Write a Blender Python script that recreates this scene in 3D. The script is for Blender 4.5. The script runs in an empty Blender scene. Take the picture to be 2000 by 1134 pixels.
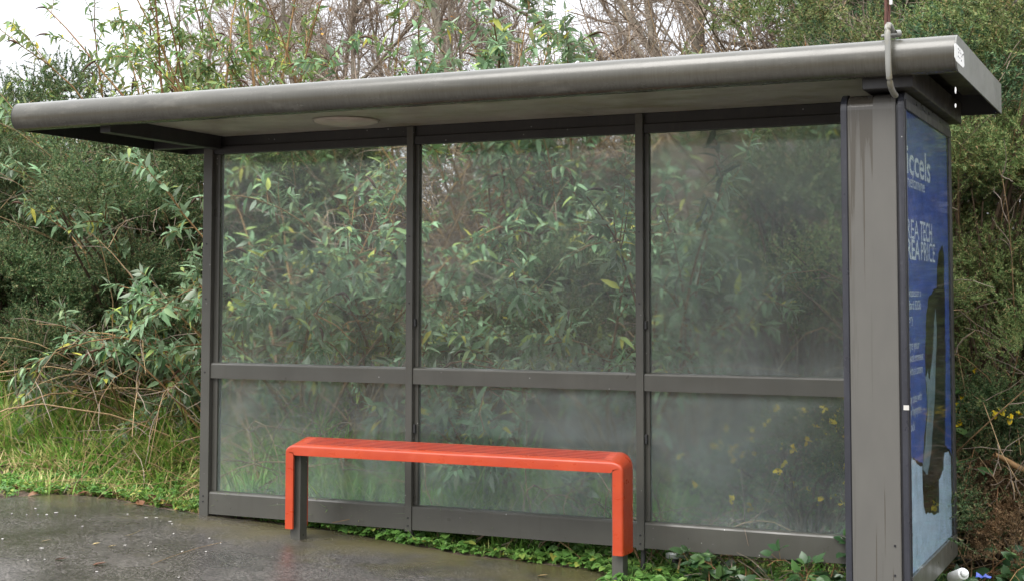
import bpy, bmesh, math
import numpy as np
from mathutils import Matrix, Vector

# ------------------------------------------------------------------ camera, world, sun, exposure
SC = bpy.context.scene
COL = SC.collection
CAM = (4.8841, -6.4639, 1.3055); YAW, PITCH, ROLL = 0.43770, 0.05908, 0.00137
FPX, PX0, PY0 = 2813.95, 1002.8, 415.55          # in pixels of the 2000 x 1134 photograph
cam = bpy.data.cameras.new('camera'); camo = bpy.data.objects.new('camera', cam); COL.objects.link(camo)
camo.matrix_world = Matrix.Translation(CAM) @ Matrix.Rotation(YAW, 4, 'Z') @ Matrix.Rotation(math.pi/2+PITCH, 4, 'X') @ Matrix.Rotation(ROLL, 4, 'Z')
cam.sensor_width = 36; cam.lens = FPX/2000*36
cam.shift_x = -(PX0-1000)/2000; cam.shift_y = -(567-PY0)/2000
cam.clip_start = 0.05; cam.clip_end = 3000
SC.camera = camo

SUN_EL, SUN_AZ = math.radians(52), math.radians(200)      # high, soft, from the street side
w = bpy.data.worlds.new('World'); SC.world = w; w.use_nodes = True
nt = w.node_tree; nt.nodes.clear(); N = nt.nodes; LK = nt.links
out = N.new('ShaderNodeOutputWorld'); bg = N.new('ShaderNodeBackground'); LK.new(bg.outputs[0], out.inputs[0])
bg.inputs['Strength'].default_value = 0.1
sky = N.new('ShaderNodeTexSky'); sky.sky_type = 'NISHITA'; sky.sun_disc = False
sky.sun_elevation = SUN_EL; sky.sun_rotation = SUN_AZ; sky.dust_density = 4; sky.air_density = 1
tc = N.new('ShaderNodeTexCoord'); sp = N.new('ShaderNodeSeparateXYZ'); LK.new(tc.outputs['Generated'], sp.inputs[0])
mr = N.new('ShaderNodeMapRange'); LK.new(sp.outputs['Z'], mr.inputs['Value'])
mr.inputs['From Min'].default_value = 0; mr.inputs['From Max'].default_value = 1
mr.inputs['To Min'].default_value = 3.5; mr.inputs['To Max'].default_value = 19.0      # cloud layer, three times brighter overhead
cn = N.new('ShaderNodeTexNoise'); cn.inputs['Scale'].default_value = 2.2; cn.inputs['Detail'].default_value = 4
LK.new(tc.outputs['Generated'], cn.inputs['Vector'])
cm = N.new('ShaderNodeMapRange'); LK.new(cn.outputs['Fac'], cm.inputs['Value'])
cm.inputs['From Min'].default_value = .3; cm.inputs['From Max'].default_value = .7; cm.inputs['To Min'].default_value = .92; cm.inputs['To Max'].default_value = 1.06
mu = N.new('ShaderNodeMath'); mu.operation = 'MULTIPLY'; LK.new(mr.outputs[0], mu.inputs[0]); LK.new(cm.outputs[0], mu.inputs[1])
cl = N.new('ShaderNodeMix'); cl.data_type = 'RGBA'; cl.blend_type = 'MULTIPLY'; cl.inputs['Factor'].default_value = 1
cl.inputs['A'].default_value = (.965, .985, 1.03, 1); LK.new(mu.outputs[0], cl.inputs['B'])
mx = N.new('ShaderNodeMix'); mx.data_type = 'RGBA'; mx.inputs['Factor'].default_value = .94
LK.new(sky.outputs[0], mx.inputs['A']); LK.new(cl.outputs['Result'], mx.inputs['B']); LK.new(mx.outputs['Result'], bg.inputs['Color'])

sl = bpy.data.lights.new('sun', 'SUN'); slo = bpy.data.objects.new('sun', sl); COL.objects.link(slo)
sl.energy = 1.3; sl.angle = math.radians(35); sl.color = (1, .965, .92)
# direction towards the sun: street side, a little from the left
sd = Vector((math.sin(SUN_AZ)*math.cos(SUN_EL), math.cos(SUN_AZ)*math.cos(SUN_EL), math.sin(SUN_EL)))
slo.rotation_euler = sd.to_track_quat('Z', 'Y').to_euler()

SC.view_settings.view_transform = 'Standard'; SC.view_settings.look = 'None'
SC.view_settings.exposure = 1.32; SC.view_settings.gamma = 1
SC.cycles.max_bounces = 8; SC.cycles.diffuse_bounces = 3; SC.cycles.glossy_bounces = 3
SC.cycles.transmission_bounces = 6; SC.cycles.transparent_max_bounces = 12
SC.cycles.sample_clamp_indirect = 6

# ------------------------------------------------------------------ helpers
_cp, _sp, _cy, _sy = math.cos(PITCH), math.sin(PITCH), math.cos(YAW), math.sin(YAW)
_F = np.array([-_sy*_cp, _cy*_cp, _sp]); _R = np.array([_cy, _sy, 0.]); _U = np.cross(_R, _F)
def _ray(px, py): return (px-PX0)/FPX*_R - (py-PY0)/FPX*_U + _F
def at_y(px, py, Y):
    d = _ray(px, py); t = (Y-CAM[1])/d[1]; return np.array(CAM)+t*d
def at_x(px, py, X):
    d = _ray(px, py); t = (X-CAM[0])/d[0]; return np.array(CAM)+t*d
def base_z(X): return .12-.046*np.clip(X, -8, 8)
def at_ground(px, py):
    d = _ray(px, py)
    t = (.12-.046*CAM[0]-CAM[2])/(d[2]+.046*d[0]); return np.array(CAM)+t*d

def tag(o, label=None, cat=None, group=None, kind=None):
    if label: o['label'] = label
    if cat: o['category'] = cat
    if group: o['group'] = group
    if kind: o['kind'] = kind
    return o
def empty(name, loc=(0, 0, 0), label=None, cat=None, group=None, rz=0):
    o = bpy.data.objects.new(name, None); COL.objects.link(o); o.location = loc; o.rotation_euler = (0, 0, rz)
    o.empty_display_size = .1
    return tag(o, label, cat, group)
def link(name, me, mat, parent=None, loc=None):
    o = bpy.data.objects.new(name, me); COL.objects.link(o)
    for m in (mat if isinstance(mat, (list, tuple)) else [mat]): me.materials.append(m)
    if parent: o.parent = parent
    if loc is not None: o.location = loc
    return o

class Acc:
    """collects quads and triangles as arrays and links them as one mesh object"""
    def __init__(s): s.v = []; s.f4 = []; s.f3 = []; s.n = 0
    def quads(s, V, F): s.v.append(np.asarray(V, float).reshape(-1, 3)); s.f4.append(np.asarray(F, np.int64).reshape(-1, 4)+s.n); s.n += len(s.v[-1])
    def tris(s, V, F): s.v.append(np.asarray(V, float).reshape(-1, 3)); s.f3.append(np.asarray(F, np.int64).reshape(-1, 3)+s.n); s.n += len(s.v[-1])
    def box(s, x0, x1, y0, y1, z0, z1):
        V = [(x, y, z) for z in (z0, z1) for y in (y0, y1) for x in (x0, x1)]
        s.quads(V, [(0, 2, 3, 1), (4, 5, 7, 6), (0, 1, 5, 4), (2, 6, 7, 3), (0, 4, 6, 2), (1, 3, 7, 5)])
    def mesh(s, name, smooth=False):
        me = bpy.data.meshes.new(name)
        V = np.concatenate(s.v) if s.v else np.zeros((0, 3))
        f4 = np.concatenate(s.f4) if s.f4 else np.zeros((0, 4), np.int64)
        f3 = np.concatenate(s.f3) if s.f3 else np.zeros((0, 3), np.int64)
        me.vertices.add(len(V)); me.vertices.foreach_set('co', V.astype(np.float32).ravel())
        nl = f4.size+f3.size; me.loops.add(nl)
        me.loops.foreach_set('vertex_index', np.concatenate([f4.ravel(), f3.ravel()]).astype(np.int32))
        me.polygons.add(len(f4)+len(f3))
        st = np.concatenate([np.arange(len(f4))*4, f4.size+np.arange(len(f3))*3]).astype(np.int32)
        me.polygons.foreach_set('loop_start', st)
        me.polygons.foreach_set('use_smooth', np.full(len(st), bool(smooth)))
        me.update(calc_edges=True); me.validate()
        return me
    def build(s, name, mat, parent=None, smooth=False, loc=None): return link(name, s.mesh(name, smooth), mat, parent, loc)

def bev_box(name, mat, parent, x0, x1, y0, y1, z0, z1, b=.003, seg=2):
    bm = bmesh.new(); bmesh.ops.create_cube(bm, size=1)
    for v in bm.verts:
        v.co = Vector(((x0+x1)/2+v.co.x*(x1-x0), (y0+y1)/2+v.co.y*(y1-y0), (z0+z1)/2+v.co.z*(z1-z0)))
    if b: bmesh.ops.bevel(bm, geom=list(bm.edges), offset=b, segments=seg, affect='EDGES', profile=.5)
    me = bpy.data.meshes.new(name); bm.to_mesh(me); bm.free()
    for p in me.polygons: p.use_smooth = False
    return link(name, me, mat, parent)

def norm(a): return a/np.maximum(np.linalg.norm(a, axis=-1, keepdims=True), 1e-9)
YLIM = [None]      # plants keep this far (local y) from the back of the shelter
def tubes(acc, P, R, sides=4):
    """P (n,k,3) polylines, R (n,k) radii"""
    n, k, _ = P.shape
    if YLIM[0] is not None: P = P.copy(); P[..., 1] = np.maximum(P[..., 1], YLIM[0])
    T = norm(np.gradient(P, axis=1))
    ref = np.where(np.abs(T[..., 2:3]) > .9, np.array([1., 0, 0]), np.array([0, 0, 1.]))
    A = norm(np.cross(T, ref)); B = np.cross(T, A)
    a = np.arange(sides)/sides*2*np.pi
    V = P[:, :, None, :]+R[:, :, None, None]*(np.cos(a)[None, None, :, None]*A[:, :, None, :]+np.sin(a)[None, None, :, None]*B[:, :, None, :])
    i = np.arange(n)[:, None, None]*k*sides; j = np.arange(k-1)[None, :, None]*sides; s = np.arange(sides)[None, None, :]; s2 = (s+1) % sides
    F = np.stack([i+j+s, i+j+s2, i+j+sides+s2, i+j+sides+s], -1)
    acc.quads(V.reshape(-1, 3), F.reshape(-1, 4))
def grow(rng, P0, D0, L, k, droop=0., wob=.1, up=0.):
    n = len(P0); P = np.empty((n, k, 3)); P[:, 0] = P0; D = norm(D0.copy()); st = (np.asarray(L)/(k-1)).reshape(-1, 1)*np.ones((n, 1))
    for i in range(1, k):
        D = D+rng.normal(0, wob, (n, 3)); D[:, 2] += up-np.asarray(droop)*(i/k); D = norm(D); P[:, i] = P[:, i-1]+D*st
    return P
def sample(P, idx, u):
    """points and tangents on polylines P[idx] at parameter u"""
    k = P.shape[1]; x = np.clip(u*(k-1), 0, k-1.001); i = x.astype(int); f = (x-i)[:, None]
    a, b = P[idx, i], P[idx, i+1]
    return a+(b-a)*f, norm(b-a)
LT = np.array([0, .28, .66, 1.]); 
def leaves(acc, P, D, L, W, curl=.15, fold=.25, prof=(.12, 1, .78, .04), up=None, rng=None):
    n = len(P); D = norm(D)
    if YLIM[0] is not None:
        k = (P[:, 1]+np.minimum(D[:, 1], 0)*np.asarray(L).reshape(-1)) > YLIM[0]
        f = lambda q: q[k] if isinstance(q, np.ndarray) and q.ndim and len(q) == n else q
        P, D, L, W, curl, up = f(P), f(D), f(L), f(W), f(curl), f(up); n = len(P)
        if n == 0: return
    if up is None: up = np.array([0, 0, 1.])+ (rng.normal(0, .45, (n, 3)) if rng is not None else 0)
    S = norm(np.cross(D, up)); Nn = np.cross(S, D)
    w = np.array(prof); L = np.asarray(L).reshape(-1, 1, 1, 1)*np.ones((n, 1, 1, 1)); W = np.asarray(W).reshape(-1, 1, 1, 1)*np.ones((n, 1, 1, 1))
    curl = np.asarray(curl).reshape(-1, 1, 1, 1)
    t = LT[None, :, None, None]; s = np.array([-1., 0, 1])[None, None, :, None]; wt = w[None, :, None, None]
    d, sv, nv = D[:, None, None, :], S[:, None, None, :], Nn[:, None, None, :]
    V = P[:, None, None, :]+d*L*t+sv*s*wt*W*.5+nv*(fold*np.abs(s)*wt*W*.5-curl*L*t*t)
    i = np.arange(n)[:, None, None]*12; r = np.arange(3)[None, :, None]*3; c = np.arange(2)[None, None, :]
    F = np.stack([i+r+c, i+r+c+1, i+r+c+4, i+r+c+3], -1)
    acc.quads(V.reshape(-1, 3), F.reshape(-1, 4))

# ------------------------------------------------------------------ materials
def mat_new(name):
    m = bpy.data.materials.new(name); m.use_nodes = True; t = m.node_tree; t.nodes.clear()
    o = t.nodes.new('ShaderNodeOutputMaterial'); return m, t, o
def nd(t, typ, ins=None, **kw):
    n = t.nodes.new(typ)
    for k, v in kw.items(): setattr(n, k, v)
    for k, v in (ins or {}).items():
        if isinstance(v, bpy.types.NodeSocket): t.links.new(v, n.inputs[k])
        else: n.inputs[k].default_value = v
    return n
def c4(c): return (c[0], c[1], c[2], 1)
def ramp(t, fac, stops, interp='LINEAR'):
    r = nd(t, 'ShaderNodeValToRGB'); r.color_ramp.interpolation = interp
    e = r.color_ramp.elements
    while len(e) < len(stops): e.new(.5)
    for el, (p, c) in zip(e, stops): el.position = p; el.color = c4(c) if not np.isscalar(c) else (c, c, c, 1)
    t.links.new(fac, r.inputs[0]); return r.outputs[0]
def mixc(t, f, a, b, bt='MIX'):
    n = nd(t, 'ShaderNodeMix', data_type='RGBA', blend_type=bt)
    for k, v in (('Factor', f), ('A', a), ('B', b)):
        if isinstance(v, bpy.types.NodeSocket): t.links.new(v, n.inputs[k])
        else: n.inputs[k].default_value = v if k == 'Factor' else c4(v)
    return n.outputs['Result']
def noise(t, vec, scale, detail=4, rough=.55, dist=0):
    return nd(t, 'ShaderNodeTexNoise', {'Vector': vec, 'Scale': scale, 'Detail': detail, 'Roughness': rough, 'Distortion': dist}).outputs['Fac']
def mapping(t, vec, scale=(1, 1, 1), loc=(0, 0, 0)):
    return nd(t, 'ShaderNodeMapping', {'Vector': vec, 'Scale': scale, 'Location': loc}).outputs[0]
def pos(t): return nd(t, 'ShaderNodeNewGeometry').outputs['Position']
def bump(t, h, s, d=.01): return nd(t, 'ShaderNodeBump', {'Height': h, 'Strength': s, 'Distance': d}).outputs[0]

def leaf_mat(name, stops, back=None, rough=.5, trans=.25, spec=.35):
    m, t, o = mat_new(name); g = nd(t, 'ShaderNodeNewGeometry')
    c = ramp(t, g.outputs['Random Per Island'], stops)
    n1 = noise(t, g.outputs['Position'], 2.6, 4)
    c = mixc(t, 1.0, c, ramp(t, n1, [(.3, (.85, .72, .6)), (.5, (1, 1, 1)), (.7, (1.15, 1.25, 1.15))]), 'MULTIPLY')
    if back: cb = mixc(t, g.outputs['Backfacing'], c, back)
    else: cb = c
    p = nd(t, 'ShaderNodeBsdfPrincipled', {'Base Color': cb, 'Roughness': rough, 'Specular IOR Level': spec})
    tr = nd(t, 'ShaderNodeBsdfTranslucent', {'Color': c})
    ms = nd(t, 'ShaderNodeMixShader', {0: trans, 1: p.outputs[0], 2: tr.outputs[0]})
    t.links.new(ms.outputs[0], o.inputs[0]); return m
def bark_mat(name, a, b, rough=.75):
    m, t, o = mat_new(name); g = nd(t, 'ShaderNodeNewGeometry')
    c = mixc(t, g.outputs['Random Per Island'], a, b)
    n1 = noise(t, g.outputs['Position'], 25, 3); c = mixc(t, 1., c, ramp(t, n1, [(.3, (.65, .65, .65)), (.7, (1.25, 1.25, 1.25))]), 'MULTIPLY')
    p = nd(t, 'ShaderNodeBsdfPrincipled', {'Base Color': c, 'Roughness': rough, 'Specular IOR Level': .3}); t.links.new(p.outputs[0], o.inputs[0]); return m

def paint_mat(name, col, rough=.38, dirt=(.05, .045, .035), amount=.35, streak=True, moss=None, speck=True):
    m, t, o = mat_new(name); P = pos(t)
    c = mixc(t, 1., col, ramp(t, noise(t, P, 3.5, 5), [(.3, (.85, .85, .84)), (.7, (1.12, 1.12, 1.1))]), 'MULTIPLY')
    if streak:
        s1 = noise(t, mapping(t, P, (38, 38, 1.6)), 1, 5, .6)
        c = mixc(t, ramp(t, s1, [(.52, 0), (.75, amount)]), c, dirt)
    s2 = noise(t, P, 60, 4, .7); c = mixc(t, ramp(t, s2, [(.58, 0), (.72, amount*.7)]), c, dirt)
    if moss:
        sm = noise(t, mapping(t, P, (2.5, 5, 5)), 1.6, 5, .6); c = mixc(t, ramp(t, sm, [(.5, 0), (.72, moss[1])]), c, moss[0])
    if speck:
        v = nd(t, 'ShaderNodeTexVoronoi', {'Vector': P, 'Scale': 55}, feature='F1'); vm = nd(t, 'ShaderNodeTexVoronoi', {'Vector': P, 'Scale': 55}, feature='F1')
        pick = ramp(t, nd(t, 'ShaderNodeSeparateColor', {0: vm.outputs['Color']}).outputs[0], [(.955, 0), (.96, 1)])
        sm2 = ramp(t, v.outputs['Distance'], [(.10, 1), (.16, 0)])
        mm = nd(t, 'ShaderNodeMath', {0: pick, 1: sm2}, operation='MULTIPLY').outputs[0]
        c = mixc(t, mm, c, (.5, .5, .47))
    r = ramp(t, noise(t, P, 9, 4), [(.3, rough*.75), (.7, min(1, rough*1.35))])
    p = nd(t, 'ShaderNodeBsdfPrincipled', {'Base Color': c, 'Roughness': r, 'Specular IOR Level': .5, 'Normal': bump(t, noise(t, P, 160, 2), .06, .002)})
    t.links.new(p.outputs[0], o.inputs[0]); return m
def flat_mat(name, col, rough=.5, spec=.5, var=.15):
    m, t, o = mat_new(name); P = pos(t)
    c = mixc(t, 1., col, ramp(t, noise(t, P, 14, 4), [(.3, (1-var,)*3), (.7, (1+var,)*3)]), 'MULTIPLY')
    p = nd(t, 'ShaderNodeBsdfPrincipled', {'Base Color': c, 'Roughness': rough, 'Specular IOR Level': spec}); t.links.new(p.outputs[0], o.inputs[0]); return m

M = {}
M['paint'] = paint_mat('grey_brown_paint', (.066, .064, .054), .36)
M['paint_dark'] = paint_mat('dark_paint', (.02, .0195, .02), .45)
M['ceiling'] = paint_mat('ceiling_paint', (.36, .335, .285), .4, moss=((.17, .15, .045), .65), streak=False, speck=False)
M['rubber'] = paint_mat('black_trim', (.022, .023, .03), .32, dirt=(.10, .10, .11), amount=.3)
M['lamp'] = flat_mat('lamp_opal', (.46, .39, .34), .4)
M['white'] = flat_mat('white_plastic', (.78, .78, .76), .4, var=.06)
M['black'] = flat_mat('black_plastic', (.012, .012, .014), .35)
M['blue'] = flat_mat('blue_wrapper', (.05, .09, .4), .4)
M['pale_blue'] = flat_mat('pale_blue_sticker', (.12, .42, .75), .4)
M['yellow'] = leaf_mat('yellow_petal', [(0, (.75, .52, .02)), (1, (.85, .68, .05))], trans=.3)
M['galv'] = paint_mat('galvanised_pipe', (.20, .20, .185), .4, dirt=(.13, .10, .03), amount=.8, speck=False, moss=((.16, .13, .03), .7))
M['strap'] = flat_mat('brown_cable', (.09, .03, .018), .6)

def fascia_mat():
    m, t, o = mat_new('fascia_paint'); P = pos(t)
    c = mixc(t, 1., (.064, .061, .049), ramp(t, noise(t, P, 3, 5), [(.3, (.85, .85, .84)), (.7, (1.12, 1.12, 1.1))]), 'MULTIPLY')
    s1 = noise(t, mapping(t, P, (130, 30, 6)), 1, 6, .7)
    z = nd(t, 'ShaderNodeSeparateXYZ', {0: P}).outputs['Z']
    low = nd(t, 'ShaderNodeMapRange', {'Value': z, 'From Min': 2.15, 'From Max': 2.25, 'To Min': 1, 'To Max': .15}).outputs[0]
    f = nd(t, 'ShaderNodeMath', {0: ramp(t, s1, [(.38, .05), (.72, .8)]), 1: low}, operation='MULTIPLY').outputs[0]
    c = mixc(t, f, c, (.026, .020, .012))                          # grime runs hanging from the drip edge
    s2 = noise(t, mapping(t, P, (3, 8, 12)), 2, 5, .6)
    c = mixc(t, ramp(t, s2, [(.55, 0), (.72, .3)]), c, (.17, .16, .135))   # washed, chalky patches
    r = ramp(t, noise(t, mapping(t, P, (6, 6, 14)), 1, 4), [(.35, .18), (.7, .32)])
    p = nd(t, 'ShaderNodeBsdfPrincipled', {'Base Color': c, 'Roughness': r, 'Specular IOR Level': .55, 'Normal': bump(t, noise(t, P, 120, 2), .05, .002)})
    t.links.new(p.outputs[0], o.inputs[0]); return m
M['fascia'] = fascia_mat()

def casing_mat():
    m, t, o = mat_new('casing_paint'); P = pos(t)
    wet = noise(t, mapping(t, P, (27, 3, .5), (.3, 0, .4)), 1, 5, .55, .4)
    z = nd(t, 'ShaderNodeSeparateXYZ', {0: P}).outputs['Z']
    up = nd(t, 'ShaderNodeMapRange', {'Value': z, 'From Min': 1.0, 'From Max': 2.0, 'To Min': -.16, 'To Max': .035}).outputs[0]
    wv = nd(t, 'ShaderNodeMath', {0: wet, 1: up}, operation='ADD').outputs[0]
    f = ramp(t, wv, [(.485, 0), (.52, 1)])
    thin = ramp(t, noise(t, mapping(t, P, (55, 10, 1.1)), 1, 4, .6, .8), [(.62, 0), (.67, .3)])
    dry = mixc(t, 1., (.088, .084, .074), ramp(t, noise(t, mapping(t, P, (12, 12, 5)), 1, 5), [(.3, (.93, .93, .93)), (.7, (1.05, 1.05, 1.04))]), 'MULTIPLY')
    c = mixc(t, f, dry, (.062, .055, .043)); c = mixc(t, thin, c, (.05, .045, .035))
    r = ramp(t, f, [(0, .5), (1, .16)])
    p = nd(t, 'ShaderNodeBsdfPrincipled', {'Base Color': c, 'Roughness': r, 'Normal': bump(t, f, .15, .001)})
    t.links.new(p.outputs[0], o.inputs[0]); return m
M['casing'] = casing_mat()

def red_mat():
    m, t, o = mat_new('red_bench_plastic'); P = pos(t)
    c = mixc(t, 1., (.42, .046, .011), ramp(t, noise(t, P, 6, 5), [(.3, (.88, .8, .8)), (.7, (1.06, 1.2, 1.2))]), 'MULTIPLY')
    c = mixc(t, ramp(t, noise(t, P, 90, 4, .7), [(.62, 0), (.74, .6)]), c, (.30, .03, .015))
    c = mixc(t, ramp(t, noise(t, mapping(t, P, (5, 12, 12)), 2, 4), [(.58, 0), (.78, .2)]), c, (.52, .09, .05))
    r = ramp(t, noise(t, mapping(t, P, (5, 12, 12)), 2, 4), [(.35, .26), (.65, .42)])
    p = nd(t, 'ShaderNodeBsdfPrincipled', {'Base Color': c, 'Roughness': r, 'Normal': bump(t, noise(t, P, 140, 2), .08, .002)})
    t.links.new(p.outputs[0], o.inputs[0]); return m
M['red'] = red_mat()
M['red_shaded'] = flat_mat('red_groove_shade', (.20, .017, .009), .5, .4, .3)  # darker red standing in for shade inside the seat grooves

def sheet_fresnel(t, k):
    f = nd(t, 'ShaderNodeLayerWeight', {'Blend': .5}).outputs['Facing']
    p = nd(t, 'ShaderNodeMath', {0: f, 1: 5.}, operation='POWER').outputs[0]
    return nd(t, 'ShaderNodeMath', {0: p, 1: .96*k, 2: .04*k}, operation='MULTIPLY_ADD').outputs[0]
def glass_mat(name, film=.2, blur=.45, tint=(.5, .53, .52), top=0.):
    """dirty, half-misted polycarbonate sheet: rough refraction under a patchy film of grime"""
    m, t, o = mat_new(name); P = pos(t)
    big = noise(t, mapping(t, P, (1, 1, 1.2)), 1.6, 4, .5, .6)
    st = noise(t, mapping(t, P, (70, 10, 3)), 1, 5, .6)
    fine = noise(t, P, 110, 3, .7)
    rr = ramp(t, big, [(.32, blur*.25), (.62, blur)])
    rf = nd(t, 'ShaderNodeBsdfRefraction', {'Color': (.93, .96, .95, 1), 'Roughness': rr, 'IOR': 1.1}, distribution='GGX')
    df = nd(t, 'ShaderNodeBsdfDiffuse', {'Color': c4(tint)}); tl = nd(t, 'ShaderNodeBsdfTranslucent', {'Color': c4(tint)})
    fm = nd(t, 'ShaderNodeMixShader', {0: .35, 1: df.outputs[0], 2: tl.outputs[0]})
    a = nd(t, 'ShaderNodeMath', {0: ramp(t, big, [(.34, film*.3), (.64, film*1.4)]), 1: ramp(t, st, [(.35, .85), (.7, 1.2)])}, operation='MULTIPLY').outputs[0]
    a = nd(t, 'ShaderNodeMath', {0: a, 1: ramp(t, fine, [(.4, .9), (.75, 1.5)])}, operation='MULTIPLY').outputs[0]
    zc = nd(t, 'ShaderNodeSeparateXYZ', {0: P}).outputs['Z']      # grime gathered along the rails
    if top:                                                           # condensation hanging under the roof
        tm = nd(t, 'ShaderNodeMapRange', {'Value': zc, 'From Min': 1.6, 'From Max': 2.0, 'To Min': 0, 'To Max': top}).outputs[0]
        tm = nd(t, 'ShaderNodeMath', {0: tm, 1: ramp(t, noise(t, P, 3, 4), [(.35, .2), (.65, 1.2)])}, operation='MULTIPLY').outputs[0]
        a = nd(t, 'ShaderNodeMath', {0: a, 1: tm}, operation='ADD').outputs[0]
    for z0, k in ((.2564, .06), (.954, .06), (.869, .05), (2.094, .05)):
        dz_ = nd(t, 'ShaderNodeMath', {0: nd(t, 'ShaderNodeMath', {0: zc, 1: z0}, operation='SUBTRACT').outputs[0]}, operation='ABSOLUTE').outputs[0]
        e_ = nd(t, 'ShaderNodeMapRange', {'Value': dz_, 'From Min': .0, 'From Max': .10, 'To Min': k, 'To Max': 0}, interpolation_type='SMOOTHERSTEP').outputs[0]
        e_ = nd(t, 'ShaderNodeMath', {0: e_, 1: ramp(t, st, [(.3, .2), (.7, 1.2)])}, operation='MULTIPLY').outputs[0]
        a = nd(t, 'ShaderNodeMath', {0: a, 1: e_}, operation='ADD').outputs[0]
    v = nd(t, 'ShaderNodeTexVoronoi', {'Vector': P, 'Scale': 42}); pick = ramp(t, nd(t, 'ShaderNodeSeparateColor', {0: v.outputs['Color']}).outputs[0], [(.90, 0), (.91, 1)])
    dot = nd(t, 'ShaderNodeMath', {0: pick, 1: ramp(t, v.outputs['Distance'], [(.06, .55), (.12, 0)])}, operation='MULTIPLY').outputs[0]
    a = nd(t, 'ShaderNodeMath', {0: a, 1: dot}, operation='MAXIMUM', use_clamp=True).outputs[0]
    ms = nd(t, 'ShaderNodeMixShader', {0: a, 1: rf.outputs[0], 2: fm.outputs[0]})
    gl = nd(t, 'ShaderNodeBsdfGlossy', {'Color': (1, 1, 1, 1), 'Roughness': .08})
    frm = sheet_fresnel(t, .6)
    m2 = nd(t, 'ShaderNodeMixShader', {0: frm, 1: ms.outputs[0], 2: gl.outputs[0]})
    t.links.new(m2.outputs[0], o.inputs[0]); return m
M['glass_up'] = glass_mat('misted_glass_upper', .042, .11)
M['glass_hazy'] = glass_mat('misted_glass_right', .08, .19, (.52, .58, .57), .14)
M['glass_low'] = glass_mat('misted_glass_lower', .085, .25, (.52, .60, .58))
def clear_glass():
    m, t, o = mat_new('panel_glass'); P = pos(t)
    tp = nd(t, 'ShaderNodeBsdfTransparent', {'Color': (.93, .96, .96, 1)}); gl = nd(t, 'ShaderNodeBsdfGlossy', {'Roughness': .08})
    f2 = sheet_fresnel(t, .8)
    ms = nd(t, 'ShaderNodeMixShader', {0: f2, 1: tp.outputs[0], 2: gl.outputs[0]})
    df = nd(t, 'ShaderNodeBsdfDiffuse', {'Color': (.6, .63, .66, 1)})
    a = ramp(t, noise(t, mapping(t, P, (10, 10, 30)), 2, 5, .7), [(.62, 0), (.85, .1)])
    m2 = nd(t, 'ShaderNodeMixShader', {0: a, 1: ms.outputs[0], 2: df.outputs[0]})
    t.links.new(m2.outputs[0], o.inputs[0]); return m
M['glass_ad'] = clear_glass()
M['poster_blue'] = flat_mat('poster_blue', (.045, .095, .38), .45, var=.22)
M['poster_pale'] = flat_mat('poster_pale', (.50, .61, .76), .6, var=.22)
M['poster_torn'] = flat_mat('poster_torn_edge', (.17, .23, .27), .6, var=.3)
M['poster_white'] = flat_mat('poster_white', (.7, .74, .8), .5, var=.03)

def tarmac_mat():
    m, t, o = mat_new('wet_tarmac'); P = pos(t)
    agg = nd(t, 'ShaderNodeTexVoronoi', {'Vector': P, 'Scale': 135})
    c = mixc(t, ramp(t, nd(t, 'ShaderNodeSeparateColor', {0: agg.outputs['Color']}).outputs[0], [(.25, 0), (1, 1)]), (.030, .028, .027), (.125, .115, .108))
    c = mixc(t, 1., c, ramp(t, noise(t, P, 2.2, 6, .7), [(.3, (.6, .6, .6)), (.7, (1.4, 1.36, 1.32))]), 'MULTIPLY')
    xyz = nd(t, 'ShaderNodeSeparateXYZ', {0: P})
    # algae on the damp strip that the roof keeps from drying
    my = nd(t, 'ShaderNodeMapRange', {'Value': xyz.outputs['Y'], 'From Min': -.75, 'From Max': -.1, 'To Min': -.18, 'To Max': .16}).outputs[0]
    mxr = nd(t, 'ShaderNodeMapRange', {'Value': xyz.outputs['X'], 'From Min': -.3, 'From Max': 1.6, 'To Min': -.12, 'To Max': .1}).outputs[0]
    ms = nd(t, 'ShaderNodeMath', {0: my, 1: mxr}, operation='ADD').outputs[0]
    ms = nd(t, 'ShaderNodeMath', {0: ms, 1: noise(t, P, 2.6, 5, .65)}, operation='ADD').outputs[0]
    c = mixc(t, ramp(t, ms, [(.46, 0), (.75, .75)]), c, (.105, .09, .035))
    sp1 = nd(t, 'ShaderNodeTexVoronoi', {'Vector': P, 'Scale': 38}); pk = ramp(t, nd(t, 'ShaderNodeSeparateColor', {0: sp1.outputs['Color']}).outputs[0], [(.88, 0), (.9, 1)])
    f = nd(t, 'ShaderNodeMath', {0: pk, 1: ramp(t, sp1.outputs['Distance'], [(.09, .75), (.15, 0)])}, operation='MULTIPLY').outputs[0]
    c = mixc(t, f, c, (.34, .32, .29))
    rw = ramp(t, noise(t, P, 1.1, 4, .5), [(.35, .14), (.65, .36)])
    h = nd(t, 'ShaderNodeMath', {0: agg.outputs['Distance'], 1: noise(t, P, 5, 4)}, operation='ADD').outputs[0]
    p = nd(t, 'ShaderNodeBsdfPrincipled', {'Base Color': c, 'Roughness': rw, 'Specular IOR Level': .5, 'Normal': bump(t, h, .2, .004)})
    t.links.new(p.outputs[0], o.inputs[0]); return m
M['tarmac'] = tarmac_mat()
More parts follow.
